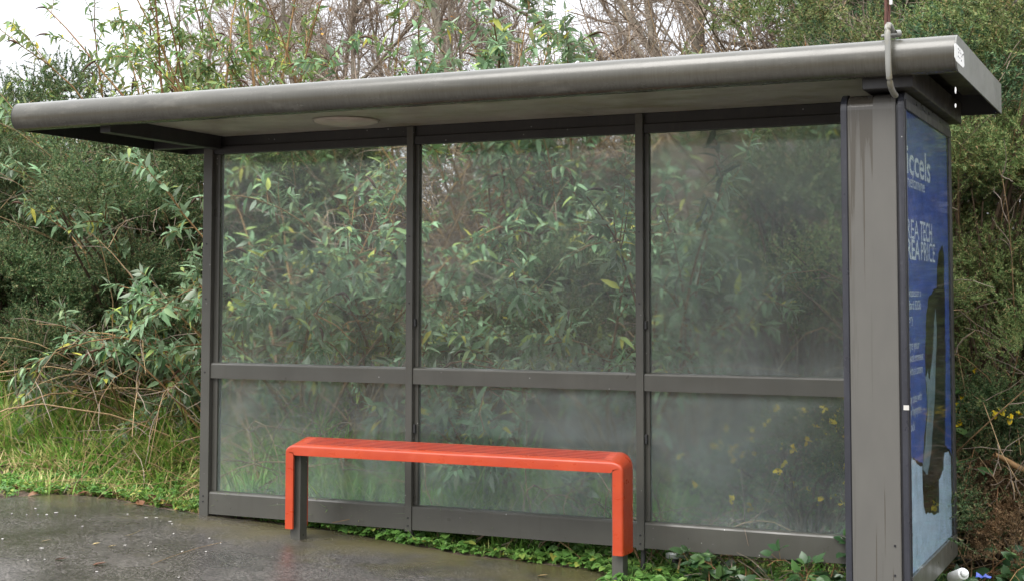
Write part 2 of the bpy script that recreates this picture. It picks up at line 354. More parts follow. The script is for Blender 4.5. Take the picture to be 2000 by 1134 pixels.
def soil_mat():
    m, t, o = mat_new('bank_soil'); P = pos(t)
    s = noise(t, mapping(t, P, (9, 26, 40)), 1, 6, .65, .5)
    c = ramp(t, s, [(.3, (.03, .022, .015)), (.5, (.11, .075, .05)), (.7, (.24, .165, .11))])
    g = ramp(t, noise(t, P, 1.4, 5, .6), [(.5, 0), (.7, .7)]); c = mixc(t, g, c, (.06, .085, .025))
    p = nd(t, 'ShaderNodeBsdfPrincipled', {'Base Color': c, 'Roughness': .85, 'Normal': bump(t, s, .9, .04)}); t.links.new(p.outputs[0], o.inputs[0]); return m
M['soil'] = soil_mat()

M['bud_leaf'] = leaf_mat('buddleia_leaf', [(0, (.10, .19, .085)), (.45, (.16, .26, .135)), (.8, (.23, .34, .20)), (.95, (.3, .38, .10)), (1, (.46, .40, .06))], back=(.34, .40, .30), rough=.6, trans=.25, spec=.22)
M['bud_leaf_yellow'] = leaf_mat('buddleia_leaf_turning', [(0, (.09, .17, .06)), (.6, (.15, .25, .09)), (.9, (.24, .31, .08)), (1, (.5, .43, .06))], back=(.28, .31, .16), rough=.6, trans=.28, spec=.22)
M['bud_stem'] = bark_mat('buddleia_stem', (.16, .075, .035), (.30, .19, .08))
M['seed'] = bark_mat('seed_head_brown', (.05, .025, .015), (.10, .05, .03))
M['gorse'] = leaf_mat('gorse_spine', [(0, (.042, .085, .036)), (.5, (.085, .14, .058)), (.85, (.16, .21, .085)), (1, (.27, .20, .11))], rough=.6, trans=.15, spec=.2)
M['gorse_lime'] = leaf_mat('gorse_spine_lime', [(0, (.075, .125, .045)), (.5, (.15, .21, .075)), (.82, (.25, .30, .11)), (1, (.34, .23, .12))], rough=.6, trans=.2, spec=.2)
M['gorse_deep'] = leaf_mat('gorse_spine_deep', [(0, (.035, .08, .04)), (.5, (.075, .135, .065)), (.85, (.13, .20, .09)), (1, (.22, .17, .09))], rough=.6, trans=.15, spec=.2)
M['gorse_dead'] = leaf_mat('gorse_spine_dead', [(0, (.10, .065, .035)), (.5, (.19, .125, .07)), (1, (.28, .2, .11))], rough=.8, trans=.1, spec=.15)
M['gorse_stem'] = bark_mat('gorse_stem', (.055, .036, .024), (.11, .075, .045))
M['twig'] = bark_mat('bare_twig', (.14, .105, .08), (.32, .255, .195))
M['trunk'] = bark_mat('pale_trunk', (.17, .15, .115), (.23, .20, .155))
M['dead'] = bark_mat('dead_stem', (.20, .125, .06), (.40, .28, .15))
M['rust_leaf'] = leaf_mat('orange_leaf', [(0, (.45, .17, .03)), (1, (.6, .33, .06))], trans=.3)
M['bramble'] = leaf_mat('bramble_leaf', [(0, (.02, .06, .02)), (.6, (.045, .10, .035)), (1, (.09, .17, .05))], back=(.12, .17, .1), rough=.36, trans=.15, spec=.5)
M['weed'] = leaf_mat('weed_leaf', [(0, (.055, .13, .025)), (.5, (.10, .22, .045)), (.9, (.17, .32, .07)), (1, (.36, .33, .07))], rough=.45, trans=.28)
M['grass'] = leaf_mat('grass_blade', [(0, (.11, .24, .04)), (.42, (.20, .37, .065)), (.66, (.33, .42, .10)), (.78, (.46, .40, .16)), (1, (.6, .5, .26))], rough=.5, trans=.3)
M['grass_fresh'] = leaf_mat('grass_blade_fresh', [(0, (.12, .28, .045)), (.7, (.25, .48, .10)), (1, (.45, .47, .18))], rough=.5, trans=.3)
M['brown_leaf'] = leaf_mat('fallen_leaf', [(0, (.05, .022, .014)), (.5, (.13, .058, .03)), (1, (.26, .13, .06))], rough=.45, trans=.1)
M['tan_leaf'] = leaf_mat('fallen_leaf_tan', [(0, (.36, .24, .10)), (1, (.45, .36, .18))], rough=.5, trans=.1)
M['fleck'] = flat_mat('white_fleck', (.5, .48, .44), .6)

# ------------------------------------------------------------------ setting: ground, bank, pavement
def sstep(x, a, b): u = np.clip((x-a)/(b-a), 0, 1); return u*u*(3-2*u)
def gz(X, Y):
    X = np.asarray(X, float); Y = np.asarray(Y, float)
    e = np.maximum(0, Y-.35)
    wl = 1-sstep(X, -1.3, .4); wr = sstep(X, 3.2, 4.2)
    left = .31*np.minimum(e, 1.5)+.42*np.clip(e-1.5, 0, 3.2)
    mid = .16*np.minimum(e, .45)+.60*np.clip(e-.45, 0, 3.0)
    right = .10*np.minimum(e, .9)+.55*np.clip(e-.9, 0, 3.0)
    r = left*wl+(1-wl)*(mid*(1-wr)+right*wr)
    r = r*sstep(16-np.abs(X), 0, 6)*(1-sstep(Y, 20, 60)*.6)
    lump = (np.sin(X*2.3+Y*1.1)*np.sin(Y*2.9-X*.7)*.05+np.sin(X*6.1)*np.sin(Y*5.3+1)*.018)*sstep(e, .2, 1.2)
    return base_z(X)+r+lump
xs = np.unique(np.concatenate([np.array([-1500, -600, -250, -100, -50, -30, -20]), np.linspace(-14, 10, 181), np.array([14, 20, 30, 50, 100, 250, 600, 1500])]))
ys = np.unique(np.concatenate([np.array([-1500, -600, -250, -100, -50, -30, -20, -12, -8]), np.linspace(-6, 12, 151), np.array([16, 22, 30, 50, 100, 250, 600, 1500])]))
GX, GY = np.meshgrid(xs, ys); GZ = gz(GX, GY); nx = len(xs)
gi = (np.arange(len(ys)-1)[:, None]*nx+np.arange(nx-1)[None, :]).ravel()
a = Acc(); a.quads(np.stack([GX, GY, GZ], -1).reshape(-1, 3), np.stack([gi, gi+1, gi+nx+1, gi+nx], -1))
tag(a.build('ground', M['soil'], smooth=True), kind='structure')

edge = [(-12, .35), (-5, -.3), (-2.2, -.36), (-1.6, -.33), (-1.2, -.28), (-1.09, .02), (-.82, .12), (-.55, .08), (-.38, .05), (-.08, .03), (.3, .05), (.6, .07), (.79, .06), (1.05, .02), (1.3, -.02), (1.62, -.08), (1.9, -.05), (2.15, -.04), (2.32, -.02), (2.4, -.1), (2.52, -.34), (2.7, -.6), (3.1, -.75), (3.6, -.95), (4.3, -1.0), (6, -1.0), (12, -1.0)]
rng = np.random.default_rng(5)
ex = np.unique(np.concatenate([np.linspace(-8, 8, 330)])); ey = np.interp(ex, [p[0] for p in edge], [p[1] for p in edge])+rng.normal(0, .008, len(ex))
rows = np.array([0, .02, .06, .2, .5, 1, 2, 3.6, 6])
V = []
for r in rows: V.append(np.stack([ex, ey-r, base_z(ex)+.006-(.004 if r == 0 else 0)], -1))
V = np.concatenate(V); n = len(ex); gi = (np.arange(len(rows)-1)[:, None]*n+np.arange(n-1)[None, :]).ravel()
a = Acc(); a.quads(V, np.stack([gi+n, gi+n+1, gi+1, gi], -1)); tag(a.build('pavement', M['tarmac'], smooth=True), kind='structure')

# ------------------------------------------------------------------ bus shelter
SH = empty('bus_shelter', (0, 0, float(base_z(0))), 'grey-brown metal bus shelter with misted glass panes and a flat rounded-edge roof', 'bus shelter')
def sh_parent(o, par=SH):
    o.parent = par
    return o
_off = Vector((0, 0, -float(base_z(0))))
SH.location = (0, 0, 0)
W = 1.25; ZRB, ZRT, ZMB, ZMT, ZGT, ZC = .1346, .2564, .869, .954, 2.094, 2.19
# corner post
post = bev_box('post', M['paint'], SH, -.033, .026, 0, .075, float(base_z(0))-.05, 2.143, .003)
jamb = bev_box('jamb', M['paint'], post, .0262, .058, .03, .07, ZRT, ZGT, .002)
# mullions with their screws, and the thin steel feet below
def bolt_mesh():
    bm = bmesh.new(); bmesh.ops.create_cone(bm, cap_ends=True, segments=10, radius1=.005, radius2=.004, depth=.004)
    bmesh.ops.rotate(bm, verts=bm.verts, matrix=Matrix.Rotation(math.pi/2, 3, 'X')); me = bpy.data.meshes.new('bolt'); bm.to_mesh(me); bm.free(); me.materials.append(M['black']); return me
BOLT = bolt_mesh()
def bolt(par, x, y, z):
    o = bpy.data.objects.new('bolt', BOLT); COL.objects.link(o); o.parent = par; o.location = (x, y, z)
for k in (1, 2):
    x = W*k
    mu_ = bev_box('mullion', M['paint'], SH, x, x+.039, 0, .07, ZRB-.01, ZC-.002, .003)
    bev_box('glazing_bead', M['paint'], mu_, x+.0392, x+.06, .028, .062, ZRT+.001, ZMB-.001, .002)
    bev_box('glazing_bead', M['paint'], mu_, x+.0392, x+.06, .028, .062, ZMT+.001, ZGT-.001, .002)
    bev_box('clip', M['paint_dark'], mu_, x+.0395, x+.052, .01, .0275, .62, .665, .002)
    bev_box('clip', M['paint_dark'], mu_, x+.0395, x+.052, .01, .0275, 1.16, 1.2, .002)
    for z in (ZRB+.02, ZRB+.06, 1.28, 1.62): bolt(mu_, x+.02, -.001, z)
    a = Acc(); zz = float(base_z(x)); tubes(a, np.array([[[x+.022, .035, zz-.06], [x+.022, .035, ZRB-.0102]]]), np.full((1, 2), .012), 10); a.build('foot', M['paint_dark'], SH, True)
for z in (.2, .23, .9, 1.3, 1.6): bolt(post, -.006, -.001, z)
# rails bay by bay, with a rounded top lip
spans = [(.0265, W-.0005), (W+.0395, 2*W-.0005), (2*W+.0395, 3.674)]
def rail(name, x0, x1, z0, z1, y0=.008, y1=.058, mat='paint', lip=.012):
    prof = [(y0, z0), (y0, z1-lip), (y0+.004, z1-lip*.4), (y0+.012, z1), (y1, z1), (y1, z0)]
    a = Acc(); n = len(prof); V = [(x, y, z) for x in (x0, x1) for y, z in prof]
    a.quads(V, [(i, (i+1) % n, n+(i+1) % n, n+i) for i in range(n)])
    a.quads([V[i] for i in (0, 1, 4, 5, 1, 2, 3, 4)], [(0, 1, 2, 3), (4, 5, 6, 7)]); a.quads([V[n+i] for i in (0, 1, 4, 5, 1, 2, 3, 4)], [(3, 2, 1, 0), (7, 6, 5, 4)])
    return a.build(name, M[mat], SH)
for i, (x0, x1) in enumerate(spans):
    rail('bottom_rail', x0, x1, ZRB, ZRT); rail('middle_rail', x0, x1, ZMB, ZMT)
    tb = bev_box('top_beam', M['paint_dark'], SH, x0, x1, .012, .06, ZGT, ZGT+.043, .003)
    bev_box('gasket', M['paint_dark'], tb, x0, x1, .024, .058, ZGT+.0435, ZC, .002)
    up = ('glass_up', 'glass_up', 'glass_hazy')[i]
    xa = .059 if i == 0 else x0
    bev_box('glass_pane', M[up], SH, xa, x1, .040, .048, ZMT+.0005, ZGT-.0005, 0)
    bev_box('glass_pane', M['glass_low'], SH, xa, x1, .040, .048, ZRT+.0005, ZMB-.0005, 0)

# roof: rounded front fascia, side plates, back plate, ceiling, beams
RXL, RXR, RYF, RYB, RZB, RZT = -.43, 4.128, -1.034, .376, 2.143, 2.278
rad = (RZT-RZB)/2; zc_ = (RZT+RZB)/2
th = np.linspace(math.pi/2, 3*math.pi/2, 25)
prof = [(RYF+.13, RZT)]+[(RYF+.05+math.cos(t)*.05, zc_+math.sin(t)*rad) for t in th]+[(RYF+.085, RZB), (RYF+.085, RZB+.012), (RYF+.13, RZB+.012)]
a = Acc(); n = len(prof); V = np.array([(x, y, z) for x in np.linspace(RXL, RXR, 40) for y, z in prof])
F = [(c*n+i, (c+1)*n+i, (c+1)*n+i+1, c*n+i+1) for c in range(39) for i in range(n-1)]
a.quads(V, F); fas = a.build('fascia', M['fascia'], SH, True)
# end caps of the roof: one plate of the same profile at each end
def endplate(name, x0, x1, mat):
    pr = [(RYB, RZT), (RYF+.05, RZT)]+[(RYF+.05+math.cos(t)*.05, zc_+math.sin(t)*rad) for t in th[1:-1]]+[(RYF+.05, RZB), (RYB, RZB)]
    bm = bmesh.new(); A = [bm.verts.new((x0, y, z)) for y, z in pr]; B = [bm.verts.new((x1, y, z)) for y, z in pr]
    bm.faces.new(A[::-1]); bm.faces.new(B)
    for i in range(len(pr)):
        j = (i+1) % len(pr); bm.faces.new((A[i], A[j], B[j], B[i]))
    bmesh.ops.recalc_face_normals(bm, faces=bm.faces)
    me = bpy.data.meshes.new(name); bm.to_mesh(me); bm.free(); return link(name, me, mat, SH)
M['cap'] = paint_mat('end_cap_paint', (.15, .152, .138), .45, amount=.15, speck=False)
capr = endplate('side_plate', RXR+.0005, RXR+.006, M['cap']); endplate('side_plate', RXL-.006, RXL-.0005, M['paint_dark'])
bev_box('back_plate', M['paint_dark'], SH, RXL, RXR, RYB-.006, RYB-.001, RZB, RZT-.004, 0)
bev_box('roof_sheet', M['paint_dark'], SH, RXL+.001, RXR-.001, RYF+.131, RYB-.007, RZT-.014, RZT-.001, 0)
bev_box('ceiling', M['ceiling'], SH, .0855, 2.3, RYF+.131, .0235, ZC+.001, ZC+.011, 0)
bev_box('ceiling', M['ceiling'], SH, 2.304, 3.76, RYF+.131, .0235, ZC+.0005, ZC+.011, 0)
bev_box('ceiling', M['paint'], SH, 3.965, RXR-.001, RYF+.131, RYB-.0075, 2.236, 2.246, 0)
bev_box('roof_beam', M['paint_dark'], SH, .02, .085, RYF+.132, -.0005, 2.118, ZC+.02, .003)
bev_box('roof_beam', M['paint_dark'], SH, 3.77, 3.96, RYF+.10, RYB-.02, 2.102, 2.2, .004)
bev_box('eaves_beam', M['paint_dark'], SH, RXL+.01, -.034, .05, .11, 2.143, 2.24, .003)
# small drip marks of the fascia, end sticker
def poly_x(name, X, pts, mat, parent, thick=.0015):
    """flat shape facing +X, from (y,z) points"""
    bm = bmesh.new(); vs = [bm.verts.new((X, y, z)) for y, z in pts]; es = [bm.edges.new((vs[i], vs[(i+1) % len(vs)])) for i in range(len(vs))]
    bmesh.ops.triangle_fill(bm, use_beauty=True, edges=es)
    r = bmesh.ops.extrude_face_region(bm, geom=list(bm.faces)); bmesh.ops.translate(bm, verts=[g for g in r['geom'] if isinstance(g, bmesh.types.BMVert)], vec=(thick, 0, 0))
    bmesh.ops.recalc_face_normals(bm, faces=bm.faces)
    me = bpy.data.meshes.new(name); bm.to_mesh(me); bm.free(); return link(name, me, mat, parent)
yz = [at_x(x, y, RXR+.006)[1:] for x, y in [(1863.5, 85), (1866, 84), (1879, 98), (1881, 103), (1882.5, 128), (1880, 132), (1866, 118), (1863.5, 111)]]
stk = poly_x('sticker', RXR+.0065, yz, M['white'], capr, .001)
a = Acc(); r2 = np.random.default_rng(3)
for px, py in [(1867, 95), (1870, 98), (1868, 102), (1872, 104), (1875, 107), (1867, 110), (1870, 113), (1874, 110), (1877, 106), (1873, 118)]:
    y, z = at_x(px, py, RXR)[1:]; a.box(RXR+.0077, RXR+.0085, y-.005, y+.004, z-.003, z+.0025)
a.build('printed_marks', M['black'], stk)
# round opal ceiling lamp
bm = bmesh.new(); bmesh.ops.create_uvsphere(bm, u_segments=36, v_segments=14, radius=.165)
for v in bm.verts: v.co.z = (v.co.z*.16 if v.co.z < 0 else 0)
me = bpy.data.meshes.new('ceiling_lamp'); bm.to_mesh(me); bm.free()
for p in me.polygons: p.use_smooth = True
lamp = link('ceiling_lamp', me, M['lamp'], SH, (1.09, -.33, ZC-.001))
a = Acc(); th2 = np.linspace(0, 2*math.pi, 41); tubes(a, np.stack([np.cos(th2)*.168, np.sin(th2)*.168, 0*th2-.002], -1)[None], np.full((1, 41), .003), 6)
a.build('lamp_rim', M['ceiling'], lamp, True)

# bent pipe hooked over the fascia with the cable that feeds it
PI_ = empty('conduit_pipe', (3.893, -1.06, 2.1), 'bent galvanised pipe with yellow algae hooked over the right end of the roof edge', 'pipe')
def spline(P, n):
    P = np.array(P, float); t = np.linspace(0, len(P)-1.0001, n); i = t.astype(int); f = (t-i)[:, None]
    g = lambda j: P[np.clip(j, 0, len(P)-1)]
    p0, p1, p2, p3 = g(i-1), g(i), g(i+1), g(i+2)
    return .5*((2*p1)+(-p0+p2)*f+(2*p0-5*p1+4*p2-p3)*f**2+(-p0+3*p1-3*p2+p3)*f**3)
pp = spline([(-.002, .13, .20), (-.002, .08, .222), (-.002, .02, .225), (0, -.008, .19), (.002, -.013, .12), (.003, -.011, .05), (.005, .008, .0), (.006, .05, -.022), (.007, .10, -.03)], 40)
a = Acc(); tubes(a, pp[None], np.full((1, 40), .0115), 12); a.build('pipe', M['galv'], PI_, True)
a = Acc(); tubes(a, np.array([[[.02, .05, .195], [.034, .06, .197]]]), np.full((1, 2), .014), 12); tubes(a, np.array([[[-.035, .06, .192], [.04, .06, .194]]]), np.full((1, 2), .006), 8); a.build('clamp', M['galv'], PI_, True)
a = Acc()
for dx, r in ((-.010, .005), (.0, .004), (.006, .004)):
    z = np.linspace(.215, .62, 14); tubes(a, np.stack([dx-.02*(z-.2)+np.sin(z*14+dx*300)*.004, .02+0*z+dx, z], -1)[None], np.full((1, 14), r), 8)
a.build('cable', M['strap'], PI_, True)
a = Acc(); z = np.linspace(.30, .62, 8); tubes(a, np.stack([.010+.0*z, .015+0*z, z], -1)[None], np.full((1, 8), .0055), 8); a.build('white_cable', M['white'], PI_, True)

# ------------------------------------------------------------------ advertising panel
AX0, AX1, AYF, AYB, AZT, AZB = 3.676, 3.917, -.89, .312, 2.098, .165
AG = float(base_z(3.8))-.03
AP = empty('advertising_panel', (0, 0, 0), 'upright advertising panel with torn blue poster at the right end of the shelter', 'advertising panel')
def outline(inset, rf, rb, zlow_f, zlow_b):
    yf, yb, zt = AYF+inset, AYB-inset, AZT-inset
    P = [(yf, zlow_f)]+[(yf, z) for z in np.linspace(zlow_f+.1, zt-rf, 12)]
    P += [(yf+rf-rf*math.cos(t), zt-rf+rf*math.sin(t)) for t in np.linspace(0, math.pi/2, 9)[1:]]
    P += [(y, zt) for y in np.linspace(yf+rf, yb-rb, 6)[1:]]
    P += [(yb-rb+rb*math.sin(t), zt-rb+rb*math.cos(t)) for t in np.linspace(0, math.pi/2, 7)[1:]]
    P += [(yb, z) for z in np.linspace(zt-rb, zlow_b, 6)[1:]]
    return np.array(P)
def strip(name, x0, x1, path, thick, mat, parent, smooth=True):
    n = len(path); T = norm(np.gradient(path, axis=0)); Nn = np.stack([T[:, 1], -T[:, 0]], -1)   # to the inside
    inn = path+Nn*thick
    a = Acc(); ring = []
    for (x, p) in ((x0, path), (x1, path), (x1, inn), (x0, inn)): ring.append(np.column_stack([np.full(n, x), p]))
    V = np.concatenate(ring); F = []
    for s in range(4):
        s2 = (s+1) % 4
        F += [(s*n+i, s*n+i+1, s2*n+i+1, s2*n+i) for i in range(n-1)]
    F += [(0, n, 2*n, 3*n), (n-1, 4*n-1, 3*n-1, 2*n-1)]
    a.quads(V, F); o = a.build(name, mat, parent)
    bm = bmesh.new(); bm.from_mesh(o.data); bmesh.ops.recalc_face_normals(bm, faces=bm.faces)
    bmesh.ops.bevel(bm, geom=[e for e in bm.edges if len(e.link_faces) == 2 and e.calc_face_angle(0) > 1.2], offset=.002, segments=2, affect='EDGES')
    bm.to_mesh(o.data); bm.free()
    return o
po = outline(0, .065, .05, AG, AZB)
strip('edge_trim', AX0, AX0+.024, po, .03, M['rubber'], AP)
trim = strip('edge_trim', AX1-.023, AX1-.0005, po, .03, M['rubber'], AP)
strip('casing', AX0+.026, AX1-.032, outline(.004, .062, .05, AG, AZB), .025, M['casing'], AP)
strip('gap_seal', AX1-.0318, AX1-.0235, outline(.012, .06, .05, AG, AZB), .02, M['black'], AP)
strip('gap_seal', AX0+.0245, AX0+.0258, outline(.010, .06, .05, AG, AZB), .02, M['black'], AP)
PYF, PYB, PZT, PZB = -.848, .215, 2.030, .262
for X0, X1 in ((AX1-.02, AX1+.006), (AX0-.004, AX0+.02)):
    fr = bev_box('frame_bar', M['paint_dark'], AP, X0, X1, AYF+.0305, AYB-.031, PZT, AZT-.0305, .002)
    bev_box('frame_bar', M['paint'], AP, X0, X1, AYF+.0305, AYB-.031, AZB, PZB, .002)
    bev_box('frame_bar', M['paint_dark'], AP, X0, X1, PYB, AYB-.0308, PZB+.0005, PZT-.0005, .002)
bev_box('frame_bar', M['rubber'], AP, AX1-.02, AX1+.003, AYF+.0305, PYF-.001, PZB+.0005, PZT-.0005, .001)
bev_box('leg', M['paint_dark'], AP, 3.76, 3.83, -.35, -.28, AG, AZB-.0005, .003)
bev_box('floor_tray', M['paint_dark'], AP, AX0+.03, AX1-.03, AYF+.035, AYB-.05, AZB+.002, AZB+.03, .002)
bev_box('panel_glass', M['glass_ad'], AP, AX1-.0005, AX1+.0025, PYF, PYB-.0005, PZB+.001, PZT-.001, 0)
bev_box('panel_glass', M['glass_low'], AP, AX0+.004, AX0+.008, AYF+.035, PYB-.0005, PZB+.001, PZT-.001, 0)
XP = AX1-.006
def on_poster(pts):
    rng = np.random.default_rng(len(pts)); P = np.array([at_x(x, y, XP)[1:] for x, y in pts]); out_ = []
    for a_, b_ in zip(P, np.roll(P, -1, 0)):
        n_ = max(1, int(np.linalg.norm(b_-a_)/.03)) if np.linalg.norm(b_-a_) < .3 else 1
        out_ += [a_+(b_-a_)*k/n_+(rng.normal(0, .004, 2) if k else 0) for k in range(n_)]
    return out_
hole = [(1803, 903), (1805, 850), (1811, 800), (1808, 740), (1807, 680), (1809, 610), (1813, 580), (1822, 566), (1829, 562), (1830, 520), (1833, 492), (1841, 478), (1844, 500), (1844.5, 560), (1846, 600), (1847, 700), (1847, 800), (1846.5, 868)]
blue = [(1769.5, 208), (1770.5, 300)]+[(1770.5+i*1.15, 300+i*74) for i in range(1, 8)]+[(1779, 888), (1786, 891), (1796, 901)]+hole+[(1854, 874), (1861, 893), (1859, 700), (1856, 480), (1853, 268)]
poster = poly_x('poster', XP, on_poster(blue), M['poster_blue'], AP, .0008)
pale = [(1779.5, 893), (1786, 896), (1796, 906), (1803, 908), (1804, 950), (1806, 985), (1809, 999), (1817, 1001), (1826, 1004), (1836, 1000), (1837, 968), (1836, 935), (1841, 925), (1845, 915), (1845, 897), (1847, 882), (1854, 879), (1860, 897), (1864, 960), (1868.5, 1049), (1782, 1136)]
poly_x('poster_backing', XP-.003, on_poster(pale), M['poster_pale'], AP, .0008)
poly_x('torn_strip', XP-.02, on_poster([(1818, 735), (1822, 722), (1826, 740), (1831, 690), (1836, 600), (1839, 640), (1836, 760), (1832, 830), (1829, 880), (1822, 925), (1812, 915), (1818, 860), (1822, 800), (1820, 765)]), M['poster_torn'], AP, .0008)
def text(body, px, py, height, width, parent, bold=0., X=None, name='lettering'):
    """lettering that starts at the given spot of the poster, `height` and `width` in metres"""
    cu = bpy.data.curves.new(name, 'FONT'); cu.body = body; cu.size = 1; cu.offset = bold; cu.extrude = 0; cu.resolution_u = 3
    tmp = bpy.data.objects.new(name, cu); COL.objects.link(tmp); bpy.context.view_layer.update()
    me = bpy.data.meshes.new_from_object(tmp.evaluated_get(bpy.context.evaluated_depsgraph_get())); COL.objects.unlink(tmp); bpy.data.objects.remove(tmp)
    co = np.empty(len(me.vertices)*3); me.vertices.foreach_get('co', co); co = co.reshape(-1, 3)
    x0, x1 = co[:, 0].min(), co[:, 0].max(); y0 = 0
    X = XP+.0012 if X is None else X
    p = at_x(px, py, X); s = height/.7
    new = np.stack([np.full(len(co), X), p[1]+(co[:, 0]-x0)/(x1-x0)*width, p[2]+(co[:, 1]-y0)*s], -1)
    me.vertices.foreach_set('co', new.ravel()); me.update(); me.materials.clear()
    return link(name, me, M['poster_white'], parent)
wid = lambda a, b, y: float(at_x(b, y, XP)[1]-at_x(a, y, XP)[1])
text('iccels', 1771, 336, .115, wid(1771, 1817, 340), poster, .012)
text('inefomine', 1771, 362, .05, wid(1771, 1806, 368), poster)
text('REA', 1771, 463, .076, wid(1771, 1795, 460), poster)
text('TECH', 1797.5, 468, .078, wid(1797, 1820, 466), poster, .014)
text('REA', 1772, 504, .078, wid(1772, 1797, 505), poster, .014)
text('PRICE', 1799.5, 508, .078, wid(1799, 1826, 507), poster)
for body, x0, x1, y in [('processor x', 1774, 1799, 578), ('8ard 32Gb', 1775, 1799, 603), ('ery', 1775, 1784, 629), ('gre your', 1776, 1796, 682), ('wide moment', 1777, 1804, 706), ('with al camera', 1777, 1803, 732), ('by site with', 1778, 1801, 787), ('by fingerprint', 1778, 1800, 812), ('lock', 1778, 1788, 842)]:
    text(body, x0, y, .036, wid(x0, x1, y), poster)
# stickers on the trim
tr_z = at_y(1767, 794, AYF)[2]
a = Acc(); a.box(AX1-.016, AX1+.004, AYF-.0025, AYF-.0008, tr_z-.009, tr_z+.009); a.build('sticker', M['fleck'], trim)
M['tag'] = flat_mat('weathered_tag', (.45, .45, .44), .5)
st = bev_box('paper_tag', M['white'], AP, AX1-.018, AX1-.0015, AYB+.0005, AYB+.003, at_x(1868, 690, AX1)[2], at_x(1868, 615, AX1)[2], 0)
bev_box('tag_stripe', M['pale_blue'], st, AX1-.0175, AX1-.001, AYB+.001, AYB+.0036, at_x(1868, 668, AX1)[2], at_x(1868, 645, AX1)[2], 0)
for px, py in [(1664, 1100), (1664, 1110), (1749, 1064), (1749, 1122)]:
    p = at_y(px, py, AYF+.004); bolt(AP, p[0], AYF+.003, p[2])

# ------------------------------------------------------------------ red perch bench
BX0, BX1, BY0, BY1, BZT = .728, 2.549, -.305, -.165, .592
BN = empty('perch_bench', (0, 0, 0), 'red plastic perch bench with ribbed seat on grey steel legs in front of the glass', 'bench')
def sweep_bench():
    r = .062; zb = .147
    path = []; nrm = []
    for z in np.linspace(zb, BZT-r, 8): path.append((BX0, z)); nrm.append((-1, 0))
    for t in np.linspace(0, math.pi/2, 8)[1:]: path.append((BX0+r-r*math.cos(t), BZT-r+r*math.sin(t))); nrm.append((-math.cos(t), math.sin(t)))
    for x in np.linspace(BX0+r, BX1-r, 40)[1:]: path.append((x, BZT)); nrm.append((0, 1))
    for t in np.linspace(0, math.pi/2, 8)[1:]: path.append((BX1-r+r*math.sin(t), BZT-r+r*math.cos(t))); nrm.append((math.sin(t), math.cos(t)))
    for z in np.linspace(BZT-r, zb, 8)[1:]: path.append((BX1, z)); nrm.append((1, 0))
    path = np.array(path); nrm = np.array(nrm); n = len(path)      # the seat slopes: its back edge stands 3 cm above its front edge
    wdt = BY1-BY0; prof = []                          # (y, depth below the surface, groove)
    fl = .050; R = .012
    prof += [(.012, fl, 0), (0.0, fl, 0), (0, R, 0)]
    for t in np.linspace(0, math.pi/2, 6)[1:]: prof.append((R-R*math.cos(t), R-R*math.sin(t), 0))
    ng = 5; y0, y1 = .026, wdt-.018
    for g in range(ng):
        c = y0+(y1-y0)*(g+.5)/ng; h = .0055
        prof += [(c-h, 0, 0), (c-h*.75, 0, 1), (c+h*.75, 0, 1), (c+h, 0, 0)]
    for t in np.linspace(0, math.pi/2, 6): prof.append((wdt-R+R*math.sin(t), R-R*math.cos(t), 0))
    prof += [(wdt, fl, 0), (wdt-.012, fl, 0), (wdt-.012, .012, 0), (.012, .012, 0)]
    m = len(prof); V = np.empty((n, m, 3))
    for i in range(n):
        gro = .008 if (abs(nrm[i, 1]) > .999 and BX0+.09 < path[i, 0] < BX1-.075) else 0
        for j, (y, d, g) in enumerate(prof):
            dd = d+g*gro
            V[i, j] = (path[i, 0]-nrm[i, 0]*dd, BY0+y, path[i, 1]-nrm[i, 1]*dd+nrm[i, 1]*(.034*y/wdt-.026))
    F = [(i*m+j, i*m+(j+1) % m, (i+1)*m+(j+1) % m, (i+1)*m+j) for i in range(n-1) for j in range(m)]
    a = Acc(); a.quads(V.reshape(-1, 3), F); o = a.build('seat', [M['red'], M['red_shaded']], BN, True)
    gv = [j for j in range(m) if prof[j][2] or (prof[(j+1) % m][2])]                     # groove faces get shade painted in as darker red, so the ribs show
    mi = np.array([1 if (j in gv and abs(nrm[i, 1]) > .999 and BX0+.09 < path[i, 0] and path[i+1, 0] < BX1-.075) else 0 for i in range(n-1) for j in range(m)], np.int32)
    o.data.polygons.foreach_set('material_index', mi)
    bm = bmesh.new(); bm.from_mesh(o.data); bmesh.ops.recalc_face_normals(bm, faces=bm.faces)
    for e in bm.edges:
        if len(e.link_faces) == 2 and e.calc_face_angle(0) > .6: e.smooth = False
    bm.to_mesh(o.data); bm.free()
sweep_bench()
for x0, x1 in ((BX0+.0135, BX0+.072), (BX1-.068, BX1-.0135)):
    bev_box('leg', M['paint'], BN, x0, x1, BY0+.035, BY1-.04, float(base_z(x0))-.03, BZT-.036, .003)
bev_box('support_bar', M['paint'], BN, BX0+.0735, BX1-.0685, BY0+.05, BY1-.05, BZT-.06, BZT-.033, .002)

